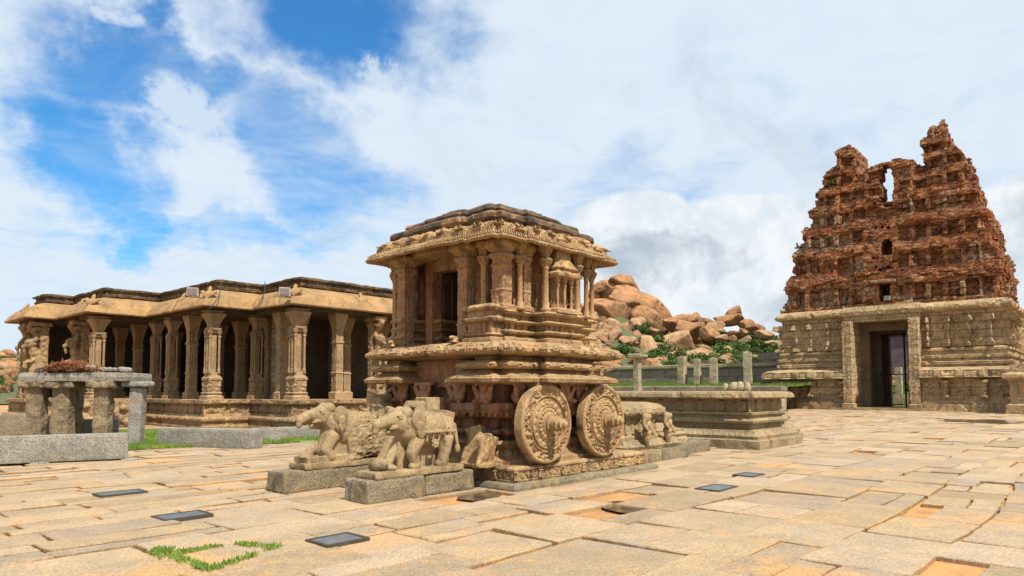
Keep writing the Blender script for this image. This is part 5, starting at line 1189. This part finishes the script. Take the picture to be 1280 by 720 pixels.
# crest figures along the eave
cr = organic([('e', (0, 0, .05), (.06, .1, .07)), ('e', (0, 0, .14), (.04, .045, .05)), ('c', (0, .05, .08), (-.03, .12, .02), .03, .025), ('c', (0, -.05, .08), (-.03, -.12, .02), .03, .025)], .012, 1, (.012, 16), 7); cr.materials.append(M['chariot'])
for (x, y, rz) in [(-.17, .6, 10), (-.22, 1.2, 0), (-.22, 1.85, 0), (-.22, 2.45, 0), (-.17, 3.1, -10), (.3, .2, 80), (.85, .16, 90), (1.45, .16, 90), (2.05, .16, 90), (2.6, .2, 90), (3.0, .35, 100)]:
    o = bpy.data.objects.new('crest_figure', cr); COL.objects.link(o); o.parent = ch; o.location = (x, y, 4.29); o.rotation_euler[2] = R(rz); o.scale = (.9, 1.1, .62)
MB().moulding(EP, [(-.42, 4.44), (-.33, 4.47), (-.29, 4.53), (-.30, 4.6), (-.35, 4.65), (-.45, 4.67)], ds=.03, dz=.02, rough=.02, rf=3, chips=.05, bands=[(4.45, 4.66, 'petals', .02, .9)]).build('lower_roof_slab', M['roof_dark'], ch)
MB().moulding(EP, [(-.6, 4.66), (-.53, 4.69), (-.5, 4.75), (-.53, 4.80), (-.6, 4.82), (-.74, 4.83), (-.74, 4.88), (-.78, 4.93)], ds=.03, dz=.02, rough=.02, rf=3, chips=.05).build('upper_roof_slab', M['roof_dark'], ch)
# wheels
def wheel_mesh(seed):
    nt_, nr = 300, 62; R0 = .665; rs = np.concatenate([np.linspace(.09, .64, nr), [.655, .665]]); V_ = []; F_ = []
    th = np.arange(nt_)/nt_*2*math.pi
    def hgt(r):
        s = th*r; b_ = .0
        h = np.zeros(nt_)
        if r > .60: h += .0-.02*max(0, (r-.64)/.025)
        elif r > .585: h += -.012
        elif r > .47: h += -.026+.042*np.clip(1-np.abs(fbm(np.cos(th)*r*16, np.sin(th)*r*16, np.full(nt_, 3.+seed), 2))*4.2, 0, 1)+.01*np.sin(th*22)*math.sin((r-.47)/.115*math.pi)
        elif r > .455: h += .012
        elif r > .41: h += -.024
        elif r > .395: h += .012
        elif r > .30: h += .0+.024*np.abs(np.sin(th*9))*math.sin((r-.30)/.095*math.pi)
        elif r > .285: h += .022
        elif r > .27: h += .004
        elif r > .19: h += .012+.032*np.abs(np.sin(th*10))*math.sin((r-.19)/.08*math.pi*.8+.3)
        elif r > .175: h += .03
        else: h += .045
        h += .006*fbm(np.cos(th)*r*9, np.sin(th)*r*9, np.full(nt_, seed), 3)
        return h
    thick = .17
    for r in rs:
        h = hgt(min(r, .6649)); ww = 1+.006*fbm(np.cos(th)*3, np.sin(th)*3, np.full(nt_, 5.+seed), 2)
        V_ += [(rr_*math.cos(t), -(thick/2+hh), rr_*math.sin(t)) for rr_, t, hh in zip(np.full(nt_, r)*ww, th, h)]
    for t in th: V_.append((.668*math.cos(t), thick/2, .668*math.sin(t)))
    for t in th: V_.append((.09*math.cos(t), thick/2, .09*math.sin(t)))
    nrr = len(rs)+2
    for i in range(nrr-1):
        for j in range(nt_): j2 = (j+1) % nt_; F_.append((i*nt_+j, i*nt_+j2, (i+1)*nt_+j2, (i+1)*nt_+j))
    return V_, F_
def add_wheel(u, v, flip, seed):
    V_, F_ = wheel_mesh(seed); w = mesh_np('wheel', V_, F_, M['statue'] if False else M['chariot'], ch); w.location = (u, v, 1.043); w.rotation_euler = (0, R(37*seed), R(180 if flip else 0))
    prof_ = [(.125, -.02), (.125, .05), (.135, .06), (.135, .075), (.105, .085), (.105, .20), (.118, .205), (.118, .225), (.085, .235), (.085, .29), (.095, .295), (.095, .31), (.06, .325), (.055, .37), (.02, .385)]
    b_ = MB().lathe(prof_, n=32); b_.v = [(x, -z-.1, y) for x, y, z in b_.v]; b_.build('hub', M['chariot'], w)
for u_, v_, f_, s_ in ((.73, -.02, False, 1.), (2.41, -.02, False, 2.), (.73, 3.72, True, 3.), (2.41, 3.72, True, 4.)): add_wheel(u_, v_, f_, s_)
for u_ in (.73, 2.41): 
    b_ = MB().lathe([(.08, 0), (.08, 3.5)], n=12); b_.v = [(x+u_, z+.1, y+1.043) for x, y, z in b_.v]; b_.build('axle', M['waist'], ch)
# wheel seat chocks
for u_ in (.73, 2.41): MB().rbox((u_, .1, 1.72), (.42, .3, .12), seg=.04, amp=.01).build('wheel_bracket', M['chariot'], ch)
# broken remains at the front of the plinth
br = organic([('b', (.05, 0, .26), (.26, .46, .56), (.12, .35, .1)), ('b', (.1, .1, .42), (.22, .3, .42), (-.3, .2, .3)), ('c', (-.14, -.22, .46), (-.16, -.26, .2), .06, .05), ('c', (-.16, -.26, .2), (-.26, -.28, .04), .05, .05), ('b', (-.02, -.05, .02), (.5, .55, .07))], .018, 1, (.05, 5), 2)
mesh_obj('broken_guardian_block', br, M['chariot'], ch, loc=(-.12, .72, .36))
mesh_obj('broken_guardian_block', organic([('b', (0, 0, .3), (.34, .4, .62), (0, -.2, .1)), ('b', (-.05, -.05, .02), (.5, .5, .07))], .03, 1, (.04, 5), 8), M['statue'], ch, loc=(-.1, 3.35, .9))
MB().rbox((-.1, 3.3, .62), (.5, .6, .55), seg=.05, amp=.03).build('corner_block', M['granite_warm'], ch)

# ================================================================== LEANING STONE LADDER
ld = empty('stone_ladder', UV(-1.02, 1.76), RZ, 'thick leaning stone ladder with square holes behind the elephant statues', 'ladder')
b = MB(); Lw, Lt, LL = .46, .26, 1.62; tl = R(33)
def lad(c, d): 
    k0 = len(b.v); b.rbox(c, d, seg=.05, amp=.014, fr=6, bev=.025, seed=c[2]); ca, sa = math.cos(tl), math.sin(tl)
    for i in range(k0, len(b.v)): x, y, z = b.v[i]; b.v[i] = (x*ca+z*sa-.35, y, -x*sa+z*ca)
lad((0, -Lw/2+.06, LL/2), (Lt, .15, LL)); lad((0, Lw/2-.06, LL/2), (Lt, .15, LL))
for z in (.1, .52, .95, 1.32, 1.56): lad((0, 0, z), (Lt*.92, Lw-.1, .17 if z < 1.5 else .14))
b.build('rail_frame', M['statue'], ld)
me = organic([('b', (0, 0, 0), (.4, .3, .44)), ('e', (-.02, -.14, .02), (.17, .05, .17)), ('e', (-.02, -.17, .02), (.1, .05, .1)), ('e', (-.02, -.2, .02), (.04, .05, .04))], .018, 1, (.015, 10), 3)
mesh_obj('scroll_block', me, M['statue'], ld, loc=(.66, -.12, 1.26))

# ================================================================== ELEPHANTS
def beads(c, ax1, ax2, a0, a1, n, r_): return [('e', tuple(Vector(c)+Vector(ax1)*math.cos(a0+(a1-a0)*i/(n-1))+Vector(ax2)*math.sin(a0+(a1-a0)*i/(n-1))), (r_, r_, r_)) for i in range(n)]
def elephant_head(hx=-.5, hz=.70):
    p = [('e', (hx, 0, hz), (.21, .165, .19)), ('e', (hx+.07, .07, hz+.13), (.12, .09, .1)), ('e', (hx+.07, -.07, hz+.13), (.12, .09, .1)), ('e', (hx-.12, 0, hz+.03), (.15, .11, .12)),
         ('c', (hx-.15, 0, hz+.02), (hx-.30, 0, hz-.0), .115, .095), ('c', (hx-.30, 0, hz), (hx-.40, 0, hz-.05), .095, .08), ('c', (hx-.40, 0, hz-.05), (hx-.43, 0, hz-.13), .075, .05),
         ('c', (hx-.05, 0, hz-.14), (hx-.2, 0, hz-.15), .075, .05), ('c', (hx-.12, .1, hz-.07), (hx-.25, .12, hz-.09), .035, .02), ('c', (hx-.12, -.1, hz-.07), (hx-.25, -.12, hz-.09), .035, .02)]
    for s in (-1, 1):
        p += [('e', (hx+.2, s*.235, hz+.02), (.125, .022, .165), (R(-8*s), R(-12), R(20*s))), ('e', (hx+.215, s*.26, hz-.12), (.07, .022, .13), (R(-6*s), R(-10), R(16*s))), ('e', (hx-.08, s*.135, hz+.06), (.035, .03, .028)), ('e', (hx-.08, s*.13, hz+.095), (.06, .025, .015))]
    return p
def near_elephant():
    p = elephant_head(-.42, .70)
    p += [('e', (.12, 0, .56), (.46, .225, .26)), ('e', (.42, 0, .55), (.25, .22, .27)), ('e', (-.2, 0, .56), (.26, .215, .24)), ('c', (-.22, 0, .6), (-.4, 0, .68), .2, .17),
          ('c', (-.18, -.13, .42), (-.3, -.155, .24), .12, .088), ('c', (-.3, -.155, .24), (-.22, -.155, .07), .085, .075), ('c', (-.22, -.155, .05), (-.27, -.155, .04), .085, .075),
          ('c', (-.32, .08, .42), (-.46, .08, .24), .11, .085), ('c', (-.46, .08, .24), (-.6, .07, .07), .085, .08), ('c', (-.6, .07, .06), (-.66, .07, .05), .09, .08),
          ('c', (.4, -.12, .42), (.36, -.15, .22), .14, .1), ('c', (.36, -.15, .22), (.3, -.15, .06), .09, .085), ('c', (.3, -.15, .05), (.25, -.15, .04), .09, .07),
          ('c', (.5, .1, .42), (.56, .1, .22), .13, .1), ('c', (.56, .1, .22), (.56, .08, .06), .09, .085),
          ('b', (.02, .03, .2), (.95, .1, .4)), ('c', (.66, -.05, .62), (.7, -.08, .3), .035, .03), ('e', (.7, -.08, .24), (.05, .05, .08)),
          ('e', (-.78, -.02, .09), (.13, .13, .1)), ('e', (-.7, .1, .05), (.14, .1, .06)), ('e', (-.62, -.05, .04), (.1, .12, .05))]
    # saddle cloth, its border and tassels, belly rope, necklaces
    p += [('e', (.16, 0, .62), (.33, .245, .235)), ('b', (.5, 0, .78), (.2, .26, .12), (0, .25, 0))]
    for i in range(15): x = -.14+i*.045; p.append(('e', (x, -.243-.012*math.sin(i/14*math.pi), .54), (.022, .02, .03)))
    for i in range(5): x = -.06+i*.12; p += [('c', (x, -.235, .5), (x, -.215, .4), .014, .018)]
    p += beads((-.2, 0, .56), (0, .235, 0), (-.06, 0, .26), math.pi*.95, math.pi*2.05, 22, .028) + beads((-.27, 0, .6), (0, .215, 0), (-.06, 0, .22), math.pi*.95, math.pi*2.05, 22, .02)
    p += beads((.38, 0, .55), (0, .245, 0), (.02, 0, .27), math.pi*.95, math.pi*2.05, 22, .02)
    for k in range(7): a = k/7*6.28; p.append(('e', (.1+.055*math.cos(a), -.232, .36+.055*math.sin(a)), (.024, .02, .024)))
    p.append(('e', (.1, -.235, .36), (.03, .02, .03)))
    return organic(p, .009, 0, (.004, 14.), 1.)
def far_elephant():
    p = elephant_head(-.56, .74)
    p += [('e', (.1, 0, .5), (.55, .26, .34)), ('e', (-.2, 0, .52), (.34, .25, .33)), ('c', (-.3, 0, .56), (-.5, 0, .7), .24, .18), ('b', (.3, 0, .34), (1.0, .46, .62), (0, -.05, 0)), ('b', (-.28, .02, .22), (.42, .36, .5), (0, .2, 0)), ('c', (-.36, 0, .5), (-.5, 0, .16), .2, .16), ('b', (.62, 0, .55), (.5, .42, .6), (0, .35, 0)), ('e', (.8, 0, .72), (.18, .2, .16)),
          ('c', (-.45, -.12, .4), (-.58, -.14, .2), .12, .1), ('c', (-.58, -.14, .2), (-.5, -.14, .08), .1, .1), ('c', (-.5, .1, .3), (-.85, .1, .08), .09, .07), ('b', (-.5, 0, .05), (.9, .42, .1)), ('e', (-.9, -.08, .11), (.14, .09, .05)), ('e', (-.85, .1, .1), (.1, .08, .05))]
    p += beads((-.38, 0, .55), (0, .26, 0), (-.1, 0, .24), math.pi*.95, math.pi*2.05, 24, .024) + beads((-.44, 0, .58), (0, .24, 0), (-.1, 0, .2), math.pi*.95, math.pi*2.05, 24, .016)
    me = organic(p, .0105, 0, (.004, 14.), 4.)
    n = len(me.vertices); co = np.empty(n*3); me.vertices.foreach_get('co', co); co = co.reshape(-1, 3); no = np.empty(n*3); me.vertices.foreach_get('normal', no); no = no.reshape(-1, 3)
    k = sst(co[:, 0]+.25*(.7-co[:, 2]), -.15, .12); d = k*(.07*fbm(co[:, 0]*5, co[:, 1]*5, co[:, 2]*5, 2)-.05*np.abs(fbm(co[:, 0]*13, co[:, 1]*13, co[:, 2]*13, 3)))
    co += no*d[:, None]; me.vertices.foreach_set('co', co.ravel()); me.update(); return me
def elephant_set(u, v, me, lab, blocklabs, bl, mat2):
    t = empty('elephant_statue', UV(u, v, .345), RZ, lab, 'elephant statue', 'elephant statues drawing the chariot')
    mesh_obj('elephant', me, M['statue'], t, loc=(0, 0, .085)); MB().rbox((-.16, 0, .045), (1.72, .5, .1), seg=.035, amp=.02, fr=5, bev=.02, seed=u).build('base_slab', M['statue'], t)
    for (u0, u1, v0, v1, z, h, m_), lb in zip(bl, blocklabs):
        props(MB().rbox((0, 0, h/2), (u1-u0, v1-v0, h), seg=.04, amp=.016, fr=5, bev=.03, seed=u0).build('granite_block', M[m_], loc=UV((u0+u1)/2, (v0+v1)/2, z), rz=RZ+R(rr.uniform(-1.5, 1.5))), lb, 'granite block', 'granite blocks under the elephants')
elephant_set(-1.30, .78, near_elephant(), 'near stone elephant striding with raised head, saddle cloth and beaded harness', ['pale brown granite block under the near elephant, front one with the lit long side', 'short granite block under the near elephant, next to the chariot', 'dark narrow granite block at the near front corner under the elephant'],
    [(-2.45, -1.42, .52, .96, 0, .34, 'granite_warm'), (-1.38, -.35, .55, 1.05, .02, .31, 'granite_warm'), (-2.42, -1.2, .98, 1.14, 0, .33, 'granite')], None)
elephant_set(-1.32, 2.58, far_elephant(), 'far stone elephant with a rough broken body and smooth finished head', ['long rough granite block under the far elephant', 'squared granite block end at the far front corner under the far elephant'],
    [(-2.70, -1.1, 2.34, 2.66, 0, .34, 'granite_warm'), (-2.66, -1.5, 2.69, 2.94, 0, .33, 'granite_warm')], None)
for i, (px, py, w) in enumerate([(530, 604, .14), (497, 603, .12), (403, 611, .1), (420, 608, .16), (447, 605, .2), (386, 614, .1)]):
    p = G(px+ (60 if i < 1 else 0), py); props(MB().rbox((0, 0, w*.3), (w, w*.8, w*.6), seg=.03, amp=.03, fr=8, bev=.03, seed=i).build('loose_stone', M['granite_warm'], loc=p, rz=i), 'small loose stone lying by the granite blocks under the elephants', 'stone', 'loose stones by the elephant blocks')

# ================================================================== STAIR BEHIND THE CARRIAGE
stt = empty('stone_stair', UV(0, 0), RZ, 'stone steps with moulded sides and small carved beasts behind the chariot wheels', 'steps')
for (u0, u1, v0, h) in ((4.3, 5.55, .5, .28), (5.58, 6.85, .52, .27), (6.88, 7.75, .84, .31), (7.78, 8.7, .86, .30)):
    MB().rbox(((u0+u1)/2, (v0+3.2)/2, h/2), (u1-u0, 3.2-v0, h), seg=.06, amp=.015, fr=4, bev=.02, seed=u0).build('footing_block', M['granite_warm'] if u0 > 5 else M['platform'], stt)
MB().moulding(rect(4.3, 6.75, .7, 3.1), [(.0, .28), (.02, .36), (-.06, .4), (-.1, .5)], ds=.03, dz=.02, rough=.012, rf=5, bands=[(.3, .44, 'petals', .02, .14)], chips=.04).build('lower_step', M['platform'], stt)
MB().moulding(rect(4.35, 6.1, .86, 2.95), [(.0, .5), (.0, .56), (-.05, .6), (-.08, .95), (.0, 1.02), (.08, 1.05), (.1, 1.1), (.08, 1.2), (0, 1.28), (-.2, 1.33)], ds=.03, dz=.02, rough=.012, rf=5, bands=[(.62, .95, 'pilaster', .035, .3), (1.05, 1.22, 'kudu', .02, .5)], chips=.05).build('upper_step', M['platform'], stt)
MB().moulding(rect(6.12, 7.65, 1.0, 2.9), [(.05, .3), (.05, .4), (-.02, .45), (.0, .52), (-.12, .58), (-.1, .62), (-.3, .72), (-.42, .78)], ds=.03, dz=.02, rough=.012, rf=5, bands=[(.46, .6, 'petals', .02, .12)], chips=.04).build('middle_step', M['platform'], stt)
sb = organic([('c', (0, 0, 0), (0, 0, .14), .05, .09), ('e', (0, 0, .24), (.14, .1, .1)), ('e', (-.02, -.02, .42), (.12, .1, .14)), ('e', (-.08, -.03, .58), (.11, .09, .1)), ('c', (-.14, -.03, .57), (-.2, -.05, .42), .055, .04), ('c', (-.2, -.05, .42), (-.12, -.1, .3), .04, .035), ('e', (.02, -.08, .6), (.04, .03, .06)), ('c', (.05, -.08, .34), (.1, -.12, .22), .045, .04), ('c', (.1, .06, .4), (.14, .05, .1), .06, .06)], .017, 1, (.012, 12), 6)
sb.materials.append(M['statue'])
for (u_, v_) in ((5.16, .66), (6.2, .72)):
    o = bpy.data.objects.new('carved_beast', sb); COL.objects.link(o); o.parent = stt; o.location = (u_, v_, .42)

# ================================================================== PEOPLE BEHIND THE PLATFORM
def person(loc, rz, h, cloth, lab, lower='dark_cloth'):
    t = None
    sk = [((0, 0, .52), .13, None), ((0, 0, .62), .115, 0), ((0, 0, .74), .13, 1), ((0, 0, .81), .09, 2), ((0, 0, .86), .04, 3), ((0, 0, .91), .05, 4),
          ((0, .06, .47), .085, 0), ((.01, .06, .27), .055, 6), ((0, .06, .05), .038, 7), ((.05, .06, .02), .035, 8),
          ((0, -.06, .47), .085, 0), ((.0, -.06, .27), .055, 10), ((0, -.06, .05), .038, 11), ((.05, -.06, .02), .035, 12),
          ((0, .12, .79), .045, 3), ((-.01, .15, .62), .033, 14), ((.05, .14, .49), .026, 15), ((0, -.12, .79), .045, 3), ((-.01, -.15, .62), .033, 17), ((.05, -.14, .49), .026, 18)]
    me = bpy.data.meshes.new('person'); me.from_pydata([s_[0] for s_ in sk], [(i, s_[2]) for i, s_ in enumerate(sk) if s_[2] is not None], [])
    ob = bpy.data.objects.new('tmp', me); COL.objects.link(ob); md = ob.modifiers.new('s', 'SKIN'); 
    for i, s_ in enumerate(sk): me.skin_vertices[0].data[i].radius = (s_[1]*.8, s_[1]*.8)
    me.skin_vertices[0].data[0].use_root = True
    sd_ = ob.modifiers.new('d', 'SUBSURF'); sd_.levels = 2
    ev = ob.evaluated_get(bpy.context.evaluated_depsgraph_get()); out = bpy.data.meshes.new_from_object(ev); bpy.data.objects.remove(ob)
    for m_ in (M['skin'], M[cloth], M[lower]): out.materials.append(m_)
    for p in out.polygons:
        z = p.center[2]; y = abs(p.center[1]); p.material_index = 0 if (z > .84 or (y > .12 and z < .66)) else (1 if z > .5 else 2); p.use_smooth = True
    o = bpy.data.objects.new('person', out); COL.objects.link(o); o.location = loc; o.rotation_euler[2] = rz; o.scale = (h, h, h); props(o, lab, 'person')
    hd = organic([('e', (0, 0, .935), (.05, .042, .062)), ('e', (.045, 0, .925), (.012, .008, .012)), ('e', (.03, 0, .9), (.02, .02, .02)), ('e', (0, .043, .93), (.01, .007, .016)), ('e', (0, -.043, .93), (.01, .007, .016))], .007, 1, (0., 1.))
    mesh_obj('head', hd, M['skin'], o); hr = organic([('e', (-.012, 0, .95), (.052, .048, .06)), ('e', (-.04, 0, .9), (.03, .035, .05))], .008, 1, (.004, 30)); mesh_obj('hair', hr, M['hair'], o)
for px, Y, h, cloth, lab in ((803, 24.5, 1.56, 'red_cloth', 'person in red seen from the shoulders up behind the platform, left of the pair'), (809.5, 24.7, 1.64, 'dark_cloth', 'person in dark blue clothes behind the platform, right of the pair'), (865, 25, 1.52, 'dark_cloth', 'dark haired person mostly hidden behind the middle of the platform')):
    person(((px-640)/F*Y, Y, 0.0), R(200+px % 60), h, cloth, lab)
props(MB().rbox((0, 0, .08), (5.5, 1.2, .16), seg=.2, amp=.02).build('paving_step', M['platform'], loc=(5.4, 24.8, -.12)), 'low stone step behind the platform', 'step')
